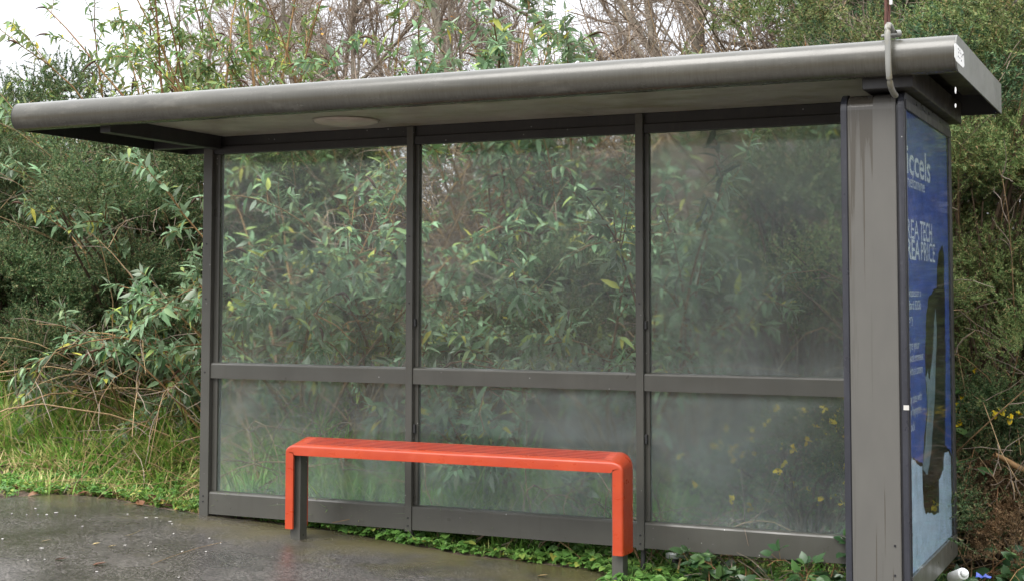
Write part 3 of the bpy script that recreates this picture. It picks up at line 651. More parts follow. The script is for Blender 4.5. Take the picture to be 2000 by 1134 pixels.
# ------------------------------------------------------------------ vegetation builders
def ylim(X, Y): return ((.40 if X > 3.2 else .10)-Y) if (-.6 < X < 5 and Y > (.5 if X > 3.2 else .15)) else None
def buddleia(seed, h, nst, spread, lean=(0, 0), ns=8, ll=.10, droop=.12, yellow=False, dead_tips=.15, base_r=.12, arch=0.):
    rng = np.random.default_rng(seed); st, lf, sd = Acc(), Acc(), Acc()
    ang = rng.uniform(0, 2*np.pi, nst); rr = np.sqrt(rng.uniform(0, 1, nst))
    P0 = np.stack([np.cos(ang)*rr*base_r, np.sin(ang)*rr*base_r, np.full(nst, -.08)], -1)
    D0 = np.stack([np.cos(ang)*rr*spread+lean[0], np.sin(ang)*rr*spread+lean[1], np.ones(nst)], -1)
    L = h*rng.uniform(.55, 1.12, nst)
    P = grow(rng, P0, D0, L, 12, droop*rng.uniform(.2, 1.6, nst), .07)
    R = np.linspace(1, .22, 12)[None]*(.006+.0042*L[:, None]); tubes(st, P, R, 5)
    m = nst*ns; idx = rng.integers(0, nst, m); u = 1-rng.uniform(0, 1, m)**1.4*.75
    S0, T0 = sample(P, idx, u)
    D1 = norm(T0*.9+rng.normal(0, .55, (m, 3))+np.array([0, 0, .25]))
    L1 = rng.uniform(.12, .42, m)*(.6+.25*h)
    Q = grow(rng, S0, D1, L1, 7, .16, .10); tubes(st, Q, np.linspace(1, .4, 7)[None]*np.full((m, 1), .0042), 4)
    # paired leaves along the shoots and along the stem tops
    allP = [(Q, L1, .05)]; 
    for PP, LL, lo in allP:
        cnt = np.maximum(5, (LL/.027).astype(int)); ii = np.repeat(np.arange(len(PP)), cnt)
        uu = lo+(1-lo)*(np.concatenate([np.arange(c) for c in cnt])+.5)/np.repeat(cnt, cnt)
        keep = rng.uniform(0, 1, len(ii)) < .55+.5*uu; ii, uu = ii[keep], uu[keep]
        C, T = sample(PP, ii, uu)
        pa = rng.normal(0, 1, C.shape); pa = norm(np.cross(T, pa))
        for sgn in (1, -1):
            D = norm(T*rng.uniform(.25, .8, (len(C), 1))+pa*sgn+np.array([0, 0, -.25])+rng.normal(0, .25, C.shape))
            sz = ll*rng.uniform(.5, 1.25, len(C))*(1.1-.45*uu); leaves(lf, C, D, sz, sz*rng.uniform(.25, .37, len(C)), rng.uniform(.05, .55, len(C)), .3, rng=rng)
    # tuft of leaves at each tip
    tip = np.concatenate([Q[:, -1], P[:, -1]]); tt = np.concatenate([norm(Q[:, -1]-Q[:, -2]), norm(P[:, -1]-P[:, -2])])
    for k in range(9):
        D = norm(tt*.6+rng.normal(0, .6, tt.shape)+np.array([0, 0, -.3])); sz = ll*rng.uniform(.5, 1.2, len(tip))
        leaves(lf, tip-tt*.015*k, D, sz, sz*.3, rng.uniform(.1, .5, len(tip)), .3, rng=rng)
    # stem leaves on the leaders
    m2 = nst*(12 if ns > 7 else 7); idx = rng.integers(0, nst, m2); u = 1-rng.uniform(0, 1, m2)**1.2*.55; C, T = sample(P, idx, u)
    D = norm(T*.5+norm(np.cross(T, rng.normal(0, 1, T.shape)))+np.array([0, 0, -.15])); sz = ll*rng.uniform(.45, 1.1, m2); leaves(lf, C, D, sz, sz*.3, rng.uniform(.1, .5, m2), .3, rng=rng)
    pick = rng.uniform(0, 1, len(tip)) < dead_tips
    if pick.any():
        H = grow(rng, tip[pick], tt[pick], rng.uniform(.06, .15, pick.sum()), 6, .5, .1); tubes(sd, H, np.array([.004, .008, .009, .007, .004, .001])[None]*np.ones((len(H), 1)), 5)
    return st, lf, sd
def put_buddleia(px, Y, label, seed, h, nst=16, spread=.5, mat='bud_leaf', dz=0, **kw):
    X = float(at_y(px, 600, Y)[0]); z = float(gz(X, Y))+dz
    YLIM[0] = ylim(X, Y)
    st, lf, sd = buddleia(seed, h, nst, spread, **kw); YLIM[0] = None
    root = empty('buddleia_bush', (X, Y, z), label, 'bush', 'butterfly bushes on the bank')
    st.build('stems', M['bud_stem'], root, True); lf.build('foliage', M[mat], root, True)
    if sd.n: sd.build('seed_heads', M['seed'], root, True)
    return root

def gorse_mesh(seed, h, r, nsh=2400, up=.6, sp_len=(.014, .032), lobes=9):
    """upright spiny shrub: many short shoots, each thick with spines, gathered in lobes"""
    rng = np.random.default_rng(seed); ac, st, fl = Acc(), Acc(), Acc()
    C = np.stack([rng.normal(0, .48, lobes)*r, rng.normal(0, .48, lobes)*r, h*rng.uniform(.3, .85, lobes)], -1); S = r*rng.uniform(.24, .46, lobes)
    C[0] = (0, 0, h*.3); S[0] = r*.7; C[1] = (0, 0, h*.75); S[1] = r*.45
    li = rng.integers(0, lobes, nsh); dv = norm(rng.normal(0, 1, (nsh, 3))); dv[:, 2] = np.abs(dv[:, 2])*.9-.15
    rad_ = S[li]*rng.uniform(.25, 1, nsh)**.6
    B = C[li]+dv*rad_[:, None]*np.array([1, 1, 1.1]); B[:, 2] = np.maximum(B[:, 2], .02)
    D = norm(dv*.8+np.array([0, 0, up])+rng.normal(0, .4, (nsh, 3))); L = rng.uniform(.07, .22, nsh)
    Q = grow(rng, B, D, L, 5, -.02, .16)
    ns = 46; ii = np.repeat(np.arange(nsh), ns); u = rng.uniform(0, 1, len(ii)); P, T = sample(Q, ii, u)
    d = norm(norm(np.cross(T, rng.normal(0, 1, T.shape)))+T*.75); sl = rng.uniform(*sp_len, len(ii))*(1.15-.6*u); wv = norm(np.cross(d, rng.normal(0, 1, T.shape)))*.0036
    V = np.stack([P-wv, P+wv, P+d*sl[:, None]], 1); ac.tris(V.reshape(-1, 3), np.arange(len(ii)*3).reshape(-1, 3))
    # woody limbs
    nl = 42; k = rng.integers(0, lobes, nl); E = C[k]+norm(rng.normal(0, 1, (nl, 3)))*S[k][:, None]*.7
    t = np.linspace(0, 1, 8)[None, :, None]; A0 = np.stack([rng.normal(0, .08, nl), rng.normal(0, .08, nl), np.full(nl, -.1)], -1)[:, None, :]
    mid = (A0+E[:, None, :])*.5+np.array([0, 0, .12])+rng.normal(0, .08, (nl, 1, 3)); PL = (1-t)**2*A0+2*t*(1-t)*mid+t*t*E[:, None, :]+rng.normal(0, .012, (nl, 8, 3))
    tubes(st, PL, np.linspace(.018, .004, 8)[None]*np.ones((nl, 1)), 5); tubes(st, Q[::3], np.linspace(.003, .0015, 5)[None]*np.ones((len(Q[::3]), 1)), 3)
    # flowers
    nf = 170; fi = rng.integers(0, nsh, nf); FP = Q[fi, -2]
    for q in range(5):
        dd = norm(rng.normal(0, 1, (nf, 3))+np.array([0, 0, .3])); leaves(fl, FP, dd, np.full(nf, .030), np.full(nf, .026), .2, .3, prof=(.4, 1, .9, .3), rng=rng)
    return ac.mesh('gorse_foliage'), st.mesh('gorse_stems', True), fl.mesh('gorse_flowers', True)
GM = {k: gorse_mesh(s, h, r, n, up, lobes=lb) for k, (s, h, r, n, up, lb) in dict(
    round=(11, 1.6, .95, 3800, .25, 12), dense=(12, 1.9, 1.0, 4600, .35, 14), low=(13, .9, .75, 2400, .25, 10), tall=(14, 2.9, 1.05, 5200, .4, 22), tallb=(15, 3.0, 1.1, 5200, .4, 24)).items()}
_used = {}
def put_gorse(px, Y, kind, label, s=1., sz=1., mat='gorse', flowers=False, rz=0., dz=0.):
    X = float(at_y(px, 600, Y)[0]); root = empty('gorse_bush', (X, Y, float(gz(X, Y))+dz), label, 'bush', 'gorse bushes on the bank', rz); root.scale = (s, s, s*sz)
    for nm, me, mt in zip(('foliage', 'stems', 'flowers'), GM[kind], (M[mat], M['gorse_stem'], M['yellow'])):
        if nm == 'flowers' and not flowers: continue
        key = (kind, nm, mat if nm == 'foliage' else '')
        if key not in _used:
            c = me.copy(); c.materials.append(mt); _used[key] = c
        o = bpy.data.objects.new(nm, _used[key]); COL.objects.link(o); o.parent = root
    return root

def bare_mesh(seed, h, trunks=1, n1=13, n2=9, n3=9, n4=5, lean=(0, 0), spread=.8, r0=.05, leafy=40):
    rng = np.random.default_rng(seed); tr, tw, lf = Acc(), Acc(), Acc()
    P0 = np.zeros((trunks, 3)); P0[:, :2] = rng.normal(0, .12, (trunks, 2)); P0[:, 2] = -.1
    D0 = np.stack([rng.normal(lean[0], .12, trunks), rng.normal(lean[1], .12, trunks), np.ones(trunks)], -1)
    T = grow(rng, P0, D0, h*rng.uniform(.8, 1.05, trunks), 12, 0, .05); tubes(tr, T, np.linspace(1, .25, 12)[None]*np.full((trunks, 1), r0), 7)
    cur, rad, L = T, r0*.5, h*.42
    for lev, (nn, k, sides) in enumerate(((n1, 8, 5), (n2, 6, 4), (n3, 5, 3), (n4, 4, 3))):
        m = len(cur)*nn; idx = np.repeat(np.arange(len(cur)), nn); u = rng.uniform(.25 if lev == 0 else .15, 1, m); S, Tn = sample(cur, idx, u)
        D = norm(Tn*rng.uniform(.4, 1.1, (m, 1))+rng.normal(0, spread*.7, (m, 3))+np.array([0, 0, .3 if lev < 2 else .1]))
        Q = grow(rng, S, D, L*rng.uniform(.5, 1.15, m)*(1.15-.5*u), k, -.04, .12); rr = np.linspace(1, .45, k)[None]*np.full((m, 1), max(rad, .0022)); tubes(tr if lev == 0 else tw, Q, rr, sides)
        cur, rad, L = Q, rad*.42, L*(.52 if lev else .5)
    if leafy:
        i = rng.integers(0, len(cur), leafy); leaves(lf, cur[i, -1], rng.normal(0, 1, (leafy, 3))+np.array([0, 0, -.5]), rng.uniform(.04, .07, leafy), rng.uniform(.03, .045, leafy), .2, .2, rng=rng)
    return tr.mesh('trunk', True), tw.mesh('twigs', False), (lf.mesh('leaves', True) if leafy else None)
BM = dict(single=bare_mesh(21, 4.2, 1), multi=bare_mesh(22, 3.4, 4, 8, 7, 7, 4, spread=1.0, r0=.03), airy=bare_mesh(23, 4.6, 2, 11, 7, 7, 4, r0=.055, leafy=12))
for k, ms_ in BM.items():
    for me, mt in zip(ms_, (M['trunk'], M['twig'], M['rust_leaf'])): me.materials.append(mt)
def put_tree(px, Y, kind, label, s=1., rz=0., dz=0.):
    X = float(at_y(px, 600, Y)[0]); root = empty('bare_tree', (X, Y, float(gz(X, Y))+dz), label, 'tree', 'leafless trees behind the bank', rz); root.scale = (s, s, s)
    for nm, me in zip(('trunk', 'crown', 'last_leaves'), BM[kind]):
        o = bpy.data.objects.new(nm, me); COL.objects.link(o); o.parent = root
def put_thicket(px, Y, label, seed, h=1.0, n=60, spread=.9, arch=.5, dz=0.):
    rng = np.random.default_rng(seed); X = float(at_y(px, 600, Y)[0]); a = Acc(); b = Acc(); YLIM[0] = ylim(X, Y)
    P0 = np.stack([rng.normal(0, .28, n), rng.normal(0, .2, n), np.full(n, -.05)], -1); D0 = np.stack([rng.normal(0, spread, n), rng.normal(0, spread, n)-.2, np.ones(n)], -1)
    P = grow(rng, P0, D0, h*rng.uniform(.6, 1.5, n), 10, arch*rng.uniform(.2, 1.3, n), .09); tubes(a, P, np.linspace(1, .35, 10)[None]*rng.uniform(.003, .007, (n, 1)), 4)
    m = n*5; i = rng.integers(0, n, m); S, T = sample(P, i, rng.uniform(.3, 1, m)); Q = grow(rng, S, norm(T+rng.normal(0, .7, (m, 3))), rng.uniform(.1, .4, m), 5, .1, .15); tubes(b, Q, np.linspace(.0028, .0014, 5)[None]*np.ones((m, 1)), 3); YLIM[0] = None
    root = empty('dead_stem_clump', (X, Y, float(gz(X, Y))+dz), label, 'dead stems', 'tangles of dead stems'); a.build('stems', M['dead'], root, True); b.build('twigs', M['twig'], root)
def put_bramble(px, Y, label, seed, n=12, h=.7, ll=.055, spread=1.1, name='bramble_plant', dz=0.):
    rng = np.random.default_rng(seed); X = float(at_y(px, 600, Y)[0]); a, b = Acc(), Acc(); YLIM[0] = ylim(X, Y)
    P0 = np.stack([rng.normal(0, .12, n), rng.normal(0, .12, n), np.full(n, -.03)], -1); D0 = np.stack([rng.normal(0, spread, n), rng.normal(0, spread, n), np.full(n, .8)], -1)
    P = grow(rng, P0, D0, h*rng.uniform(.6, 1.4, n), 9, .45, .1); tubes(a, P, np.linspace(.004, .002, 9)[None]*np.ones((n, 1)), 4)
    m = n*11; i = rng.integers(0, n, m); S, T = sample(P, i, rng.uniform(.15, 1, m)); d = norm(T*.4+norm(np.cross(T, rng.normal(0, 1, T.shape)))+np.array([0, 0, .3]))
    st = np.stack([S, S+d*.03, S+d*.05], 1); tubes(a, st, np.full((m, 3), .0012), 3)
    for k, ang in enumerate((-1, 0, 1)):
        s = norm(np.cross(d, np.array([0, 0, 1.]))); dd = norm(d+s*ang*1.1+np.array([0, 0, -.15])); sz = ll*rng.uniform(.7, 1.25, m)
        leaves(b, S+d*.05, dd, sz, sz*.72, rng.uniform(.05, .3, m), .15, prof=(.25, 1, .8, .05), up=np.array([0, -.45, 1.])+rng.normal(0, .3, (m, 3)))
    YLIM[0] = None
    root = empty(name, (X, Y, float(gz(X, Y))+dz), label, 'bramble', 'brambles at the foot of the bank'); a.build('canes', M['bud_stem'], root, True); b.build('leaves', M['bramble'], root, True)

# ------------------------------------------------------------------ planting
# gorse, left of the shelter and seen through the glass
put_gorse(140, 2.1, 'dense', 'big dark gorse bush left of the shelter below the roof corner', 1.0, rz=.3)
put_gorse(-70, 2.4, 'dense', 'dark gorse bush cut off by the left edge of the picture', 1.0, rz=2.2)
put_gorse(330, 1.9, 'round', 'dark round gorse bush behind the left corner post', 1.0, rz=1.1)
put_gorse(250, 1.45, 'low', 'low gorse bush with brown shaded base above the left grass', 1.15, rz=4.)
put_gorse(60, 1.6, 'low', 'low dark gorse bush rising from the long grass at far left', 1.2, rz=5.)
put_gorse(520, 2.5, 'dense', 'dark gorse bush behind the upper corner of the left glass pane', .95, rz=.9)
put_gorse(20, 3.6, 'round', 'gorse bush below the open sky at the upper left', 1.15, rz=2.)
put_gorse(1150, 1.7, 'low', 'small dark gorse bush behind the right side of the middle pane', 1.0, rz=3.)
put_gorse(1570, 1.6, 'round', 'dark gorse bush behind the right pane beside the advertising panel', 1.05, rz=2.6)
put_gorse(1600, .62, 'low', 'low gorse bush with yellow flowers behind the lower right pane', .85, flowers=True, rz=1.)
put_gorse(1900, 1.7, 'tall', 'tall yellow-green gorse bush just right of the advertising panel', 1.0, mat='gorse_lime', rz=.4)
put_gorse(2010, 1.35, 'tallb', 'tall gorse bush at the right edge of the picture', .85, mat='gorse_lime', rz=1.4)
put_gorse(1810, 2.8, 'tallb', 'tall green gorse bush rising above the right end of the roof', .95, mat='gorse_deep', rz=2.9)
put_gorse(1930, 2.9, 'tall', 'tallest gorse bush behind the roof end plate', 1.2, mat='gorse_deep', rz=5.1)
put_gorse(1660, 3.4, 'tall', 'gorse bush with pale tips above the roof left of the bent pipe', .74, mat='gorse_lime', rz=3.3)
put_gorse(1990, .95, 'low', 'low green gorse bush at the right edge above the bramble leaves', .75, mat='gorse', rz=2.2)
put_gorse(1885, .75, 'low', 'dead brown gorse at the foot of the poster panel', .6, mat='gorse_dead', rz=.6)
put_gorse(1925, 1.15, 'low', 'half brown gorse bush with a few yellow flowers beside the poster', .9, mat='gorse', flowers=True, rz=3.7)
# butterfly bushes
put_buddleia(30, 2.2, 'leafy grey-green butterfly bush at the far left edge above the long grass', 31, 1.5, 14, .9, ns=7, ll=.10, droop=.3)
put_buddleia(160, 1.9, 'butterfly bush with drooping grey-green tufts in front of the dark gorse', 32, 1.35, 10, 1.0, ns=6, ll=.10, droop=.35)
put_buddleia(350, 1.7, 'butterfly bush with orange arching stems beside the left corner post', 33, 1.75, 14, .8, ns=7, ll=.10, droop=.25)
put_buddleia(300, 1.45, 'small butterfly bush shoots low beside the left corner post', 34, .95, 8, .9, ns=5, ll=.11, droop=.3)
put_buddleia(430, 2.8, 'tall butterfly bush with long branches leaning left against the sky', 35, 3.2, 22, .45, lean=(-.5, 0), ns=7, ll=.085, droop=.1, dead_tips=.3, mat='bud_leaf_yellow')
put_buddleia(300, 3.2, 'butterfly bush with thin arching branches at the upper left under the sky', 36, 2.6, 20, .6, lean=(-.35, 0), ns=7, ll=.085, droop=.12, dead_tips=.3, mat='bud_leaf_yellow')
put_buddleia(540, 3.3, 'long butterfly bush branches arching left over the roof towards the sky', 50, 3.4, 18, .45, lean=(-.55, 0), ns=7, ll=.085, droop=.12, dead_tips=.35, mat='bud_leaf_yellow')
put_buddleia(150, 3.4, 'thin butterfly bush stems standing against the sky at the far upper left', 51, 1.75, 13, .6, lean=(-.2, 0), ns=7, ll=.08, droop=.12, dead_tips=.3)
put_buddleia(620, 2.9, 'tall butterfly bush with yellowing leaves above the roof over the left pane', 37, 2.7, 13, .55, lean=(-.2, 0), ns=7, ll=.09, droop=.1, mat='bud_leaf_yellow', dead_tips=.3)
put_buddleia(790, 3.0, 'butterfly bush with sparse yellow-green leaves above the roof centre', 38, 2.45, 11, .6, ns=7, ll=.09, mat='bud_leaf_yellow', dead_tips=.2)
put_buddleia(985, 2.8, 'green butterfly bush with large leaves above the middle of the roof', 39, 2.3, 13, .5, ns=9, ll=.10, dead_tips=.2)
put_buddleia(1100, 2.6, 'dense green butterfly bush above the roof right of the middle', 40, 2.1, 13, .45, ns=9, ll=.10, dead_tips=.2)
put_buddleia(110, 1.7, 'low butterfly bush with yellowing drooped leaves over the long grass', 52, 1.15, 9, .9, ns=6, ll=.10, droop=.35, mat='bud_leaf_yellow')
put_buddleia(230, 2.6, 'butterfly bush under the left end of the roof with pale tufts', 53, 1.7, 12, .7, ns=7, ll=.095, droop=.25)
put_buddleia(600, 1.35, 'butterfly bush behind the right half of the left upper pane', 41, 1.9, 15, .7, ns=8, ll=.098, droop=.2)
put_buddleia(730, 1.6, 'butterfly bush behind the left mullion', 42, 1.7, 14, .7, ns=8, ll=.098, droop=.2)
put_buddleia(470, 1.1, 'butterfly bush behind the left edge of the left upper pane', 43, 1.3, 10, .7, ns=6, ll=.10, droop=.25)
put_buddleia(890, 1.3, 'butterfly bush behind the left part of the middle pane', 44, 1.3, 10, .6, ns=6, ll=.10, droop=.22)
put_buddleia(1010, 1.0, 'butterfly bush behind the centre of the middle pane', 45, 1.05, 9, .7, ns=6, ll=.10, droop=.25)
put_buddleia(1215, 1.2, 'butterfly bush behind the right mullion', 46, 1.55, 12, .55, ns=7, ll=.098, droop=.22)
put_buddleia(1340, 1.4, 'butterfly bush behind the left part of the right pane', 47, 1.75, 15, .6, ns=8, ll=.098, droop=.2)
put_buddleia(1440, 2.0, 'butterfly bush higher up the bank behind the right pane', 48, 1.3, 13, .7, ns=8, ll=.098, droop=.2)
# leafless trees
put_tree(715, 7.5, 'single', 'slim bare tree with a pale straight trunk above the roof left of centre', 1.0, .2)
put_tree(893, 6.5, 'airy', 'bare tree with forked pale trunks above the middle of the roof', .95, 1.3)
put_tree(610, 9.0, 'airy', 'bare tree far behind the yellowing butterfly bush', .95, 2.9)
put_tree(520, 10.5, 'multi', 'low bare thicket tree far off under the sky at left', 1.1, .8)
put_tree(1330, 6.0, 'airy', 'reddish bare tree behind the roof above the right pane', 1.05, 1.9)
put_tree(1480, 5.2, 'multi', 'bare tree with orange last leaves above the roof left of the pipe', .95, 3.1)
put_tree(1620, 6.5, 'single', 'bare tree behind the pale-tipped gorse at upper right', 1.05, 4.0)
put_tree(1230, 8.0, 'multi', 'thin bare tree far behind the roof right of centre', .9, 5.0)
put_tree(1780, 5.5, 'multi', 'bare tree behind the bent pipe', 1.25, 2.2)
put_tree(1960, 5.0, 'multi', 'bare tree at the upper right edge behind the gorse', 1.25, 5.6)
put_tree(790, 10.0, 'multi', 'bare bushy tree far behind the roof centre', 1.15, 4.4)
put_tree(430, 12.0, 'airy', 'distant bare tree at the left behind the leaning branches', .75, 3.6)
put_tree(1050, 11.0, 'single', 'distant bare tree behind the dense green butterfly bush', .8, 2.4)
put_tree(1900, 2.2, 'multi', 'bare twiggy tree tangled in the tall gorse at the right edge', .85, .5)
# dead stems
put_thicket(385, 1.3, 'tan dead stems tangled beside the left corner post', 61, 1.3, 70)
put_thicket(640, .95, 'tan dead stems behind the lower half of the left upper pane', 63, 1.0, 60, 1.0)
put_thicket(860, 2.6, 'dead stems on the bank behind the top of the middle pane', 64, 1.1, 90, 1.0)
put_thicket(1060, 2.2, 'brown dead stems on the bare bank behind the middle pane', 65, .9, 80, 1.2)
put_thicket(1400, 1.9, 'dead stems on the bank behind the right pane', 66, .8, 70, 1.2)
put_thicket(1275, .45, 'pale dried stalks just behind the right mullion', 67, .62, 26, .5)
put_thicket(1900, .9, 'tan dead twigs beside the poster panel', 68, .9, 60, .8)
put_thicket(1970, 1.3, 'brown dead branches at the right edge under the gorse', 69, 1.0, 50, 1.0)
put_thicket(1590, .3, 'straw pile of dead stems under the rail beside the advertising panel', 70, .3, 60, 1.4, .8)
put_thicket(720, 3.2, 'dead stems behind the top of the left mullion', 71, 1.6, 90, .8, .35)
put_thicket(90, 1.75, 'orange-brown arching stems in front of the gorse at far left', 73, 1.15, 20, .9, .5)
put_thicket(210, 1.6, 'orange-brown arching stems in front of the big dark gorse', 74, 1.3, 24, .9, .5)
put_thicket(1940, 1.5, 'brown arching branches across the tall gorse at right', 75, 1.6, 45, .7, .4)
put_thicket(1880, 2.0, 'tan dead stems inside the tall gorse behind the poster', 76, 2.2, 50, .5, .3)
put_thicket(330, 2.4, 'tan dead stems under the left end of the roof', 72, 1.9, 70, .6, .3)
for i_, (px_, y_) in enumerate(((500, 3.9), (640, 3.6), (770, 4.1), (880, 3.7), (990, 4.0), (1100, 3.6), (1220, 4.0), (1330, 3.5), (1450, 3.9), (1560, 3.4))):
    put_thicket(px_, y_, ('tall twiggy thicket on the bank top behind the left pane', 'twiggy thicket on the bank top left of the left mullion', 'twiggy thicket on the bank top behind the left mullion', 'twiggy thicket on the bank top behind the left of the middle pane', 'twiggy thicket on the bank top behind the centre of the middle pane', 'twiggy thicket on the bank top behind the right of the middle pane', 'twiggy thicket on the bank top behind the right mullion', 'twiggy thicket on the bank top behind the left of the right pane', 'twiggy thicket on the bank top behind the centre of the right pane', 'twiggy thicket on the bank top behind the advertising panel edge')[i_], 100+i_, 1.25, 150, .75, .3)
# brambles
put_bramble(1930, .55, 'dark glossy bramble at the lower right beside the poster panel', 81, 16, .65)
put_bramble(1985, .35, 'bramble leaves in the bottom right corner', 82, 14, .5)
put_bramble(1960, 1.6, 'bramble with pale glossy leaves half way up the right edge', 83, 16, 1.1, .07, dz=.4)
put_bramble(1090, .75, 'bramble with pale leaves behind the lower part of the middle pane', 84, 12, .75, .06)
put_bramble(1430, .05, 'dark bramble leaves under the right rail', 85, 9, .3, .055)
put_bramble(1560, -.15, 'bramble leaves at the foot of the advertising panel', 86, 9, .3, .055)
put_bramble(1820, .25, 'bramble leaves below the poster panel', 87, 10, .4, .055)

# ------------------------------------------------------------------ ground layer that nobody could count
def blades(acc, rng, X, Y, L, bend=.6, wd=.005, lay=0.3):
    n = len(X); Z = gz(X, Y); P0 = np.stack([X, Y, Z-.01], -1); ang = rng.uniform(0, 2*np.pi, n); out_ = np.stack([np.cos(ang), np.sin(ang), 0*ang], -1)
    D = norm(out_*rng.uniform(.05, lay, (n, 1))*2+np.array([0, 0, 1.])); k = 5; P = np.empty((n, k, 3)); P[:, 0] = P0; d = D; st = (L/(k-1))[:, None]
    bn = rng.uniform(.1, bend, (n, 1))
    for i in range(1, k):
        d = norm(d+out_*bn*.5-np.array([0, 0, 1.])*bn*.35*(i/k)); P[:, i] = P[:, i-1]+d*st
    side = np.stack([-np.sin(ang), np.cos(ang), 0*ang], -1)[:, None, :]; wt = np.array([.7, 1, .85, .55, .05])[None, :, None]*wd*rng.uniform(.6, 1.5, (n, 1, 1))
    V = np.stack([P-side*wt, P+side*wt], 2); i = np.arange(n)[:, None]*10; j = np.arange(k-1)[None, :]*2
    F = np.stack([i+j, i+j+1, i+j+3, i+j+2], -1); acc.quads(V.reshape(-1, 3), F.reshape(-1, 4))
rng = np.random.default_rng(90)
n = 36000; X = rng.uniform(-4.9, -.02, n); Y = rng.uniform(0, 1, n)**1.1*2.2
ed = np.interp(X, [p[0] for p in edge], [p[1] for p in edge]); keep = (Y > ed+.03) & (rng.uniform(0, 1, n) < .95)
X, Y = X[keep], np.maximum(Y[keep], ed[keep]+.02)
tall = sstep(Y, .3, 1.0)
clump = (.5+.5*np.sin(X*7.3+np.sin(Y*6)*1.4)*np.sin(Y*8.1+X*2))
a = Acc(); blades(a, rng, X, Y, (.09+.24*tall)*(.55+.75*clump)*rng.uniform(.6, 1.5, len(X)), .75, .0042, .55); tag(a.build('grass', M['grass'], smooth=True), kind='stuff')
n = 22000; X = rng.uniform(0., 4.9, n); Y = rng.uniform(.10, 1.05, n); a = Acc()
cl = .5+.5*np.sin(X*5.1+1)*np.sin(Y*9+X*3); blades(a, rng, X, Y, (.08+np.where(X < 2.5, .10+.22*cl, .06*cl)*sstep(Y, .08, .3))*rng.uniform(.5, 1.4, n), .7, .0042, .5); tag(a.build('verge_grass', M['grass_fresh'], smooth=True), kind='stuff')
# straw lying about
n = 900; X = rng.uniform(-4.4, 4.9, n); Y = rng.uniform(.1, 1.0, n); kk = ~((X > .2) & (X < 2.4) & (Y < .25)); X, Y = X[kk], Y[kk]; n = len(X)
a = Acc(); ang = rng.uniform(0, 2*np.pi, n); P0 = np.stack([X, Y, gz(X, Y)+rng.uniform(.0, .10, n)], -1); Q = grow(rng, P0, np.stack([np.cos(ang), np.sin(ang), rng.normal(.15, .3, n)], -1), rng.uniform(.08, .4, n), 5, .12, .1)
tubes(a, Q, np.full((n, 5), .0017), 3); tag(a.build('straw_litter', M['dead']), kind='stuff')
# dead twigs and needles on the bank
n = 9000; X = rng.uniform(-3.5, 4.9, n); Y = rng.uniform(.7, 4.4, n); a = Acc(); ang = rng.uniform(0, 2*np.pi, n)
P0 = np.stack([X, Y, gz(X, Y)+rng.uniform(0, .06, n)], -1); Q = grow(rng, P0, np.stack([np.cos(ang), np.sin(ang)*.6, rng.normal(.05, .3, n)], -1), rng.uniform(.1, .5, n), 4, .05, .15); tubes(a, Q, np.full((n, 4), .0028)*rng.uniform(.5, 1.3, (n, 1)), 3)
tag(a.build('twig_litter', M['twig']), kind='stuff')
# leafy weeds under the rails, along the kerbless edge and on the verge
def weeds(acc, stm, rng, X, Y, h, ll, nl=6):
    n = len(X); Z = gz(X, Y)
    for k in range(nl):
        ang = rng.uniform(0, 2*np.pi, n); d = norm(np.stack([np.cos(ang), np.sin(ang), rng.uniform(.5, 2.2, n)], -1)); s0 = np.stack([X, Y, Z-.005], -1); s1 = s0+d*(h*rng.uniform(.5, 1.2, n))[:, None]
        tubes(stm, np.stack([s0, (s0+s1)/2+np.array([0, 0, .008]), s1], 1), np.full((n, 3), .0011), 3)
        o_ = np.stack([np.cos(ang), np.sin(ang), rng.uniform(-.35, .25, n)], -1); sd_ = norm(np.cross(o_, np.array([0, 0, 1.])))
        for q in (-1, 0, 1):
            sz = ll*rng.uniform(.6, 1.25, n)*(1 if q == 0 else .85); leaves(acc, s1, o_+sd_*q*.9, sz, sz*.8, rng.uniform(.05, .35, n), .18, prof=(.35, 1, .72, .1), up=np.array([0, -.2, 1.])+rng.normal(0, .25, (n, 3)))
a, b = Acc(), Acc()
def edge_y(X): return np.interp(X, [p[0] for p in edge], [p[1] for p in edge])
n = 1500; X = rng.uniform(.1, 4.9, n); Y = edge_y(X)+.02+rng.uniform(0, 1, n)**1.5*(.85+np.maximum(0, X-2.3)*.25); k = ~((X > 3.55) & (X < 3.95) & (Y > -.95) & (Y < .1)); X, Y = X[k], Y[k]
# thin them out at the left end, where the slab runs closest to the rail
k = rng.uniform(0, 1, len(X)) < np.clip(.25+X*.45, 0, 1)*(.35+.65*(np.sin(X*9.7+Y*4)*np.sin(X*4.1-Y*11+1) > -.25)); X, Y = X[k], Y[k]
h_ = rng.uniform(0, 1, len(X)) < .5
weeds(a, b, rng, X[h_], Y[h_], .05, .028); weeds(a, b, rng, X[~h_], Y[~h_], .06, .042, 5)
n = 70; X = rng.uniform(.4, 4.8, n); Y = edge_y(X)+.05+rng.uniform(0, .5, n); k = ~((X > 3.5) & (X < 4.0) & (Y > -.95) & (Y < .35)); weeds(a, b, rng, X[k], Y[k], .075, .062, 4)
n = 1300; X = rng.uniform(.3, 4.8, n); Y = edge_y(X)+.02+rng.uniform(0, .35, n); k = ~((X > 3.6) & (X < 4.0) & (Y > -.95) & (Y < .35)); blades(b, rng, X[k], Y[k], rng.uniform(.04, .13, k.sum()), .8, .003, .6)
n = 260; X = rng.uniform(-1.6, .0, n); Y = edge_y(X)+.03+rng.uniform(0, 1.1, n)**1.3; weeds(a, b, rng, X, Y, .06, .03)
n = 800; X = rng.uniform(.1, 2.7, n); Y = rng.uniform(.2, .85, n); weeds(a, b, rng, X, Y, .13, .048)
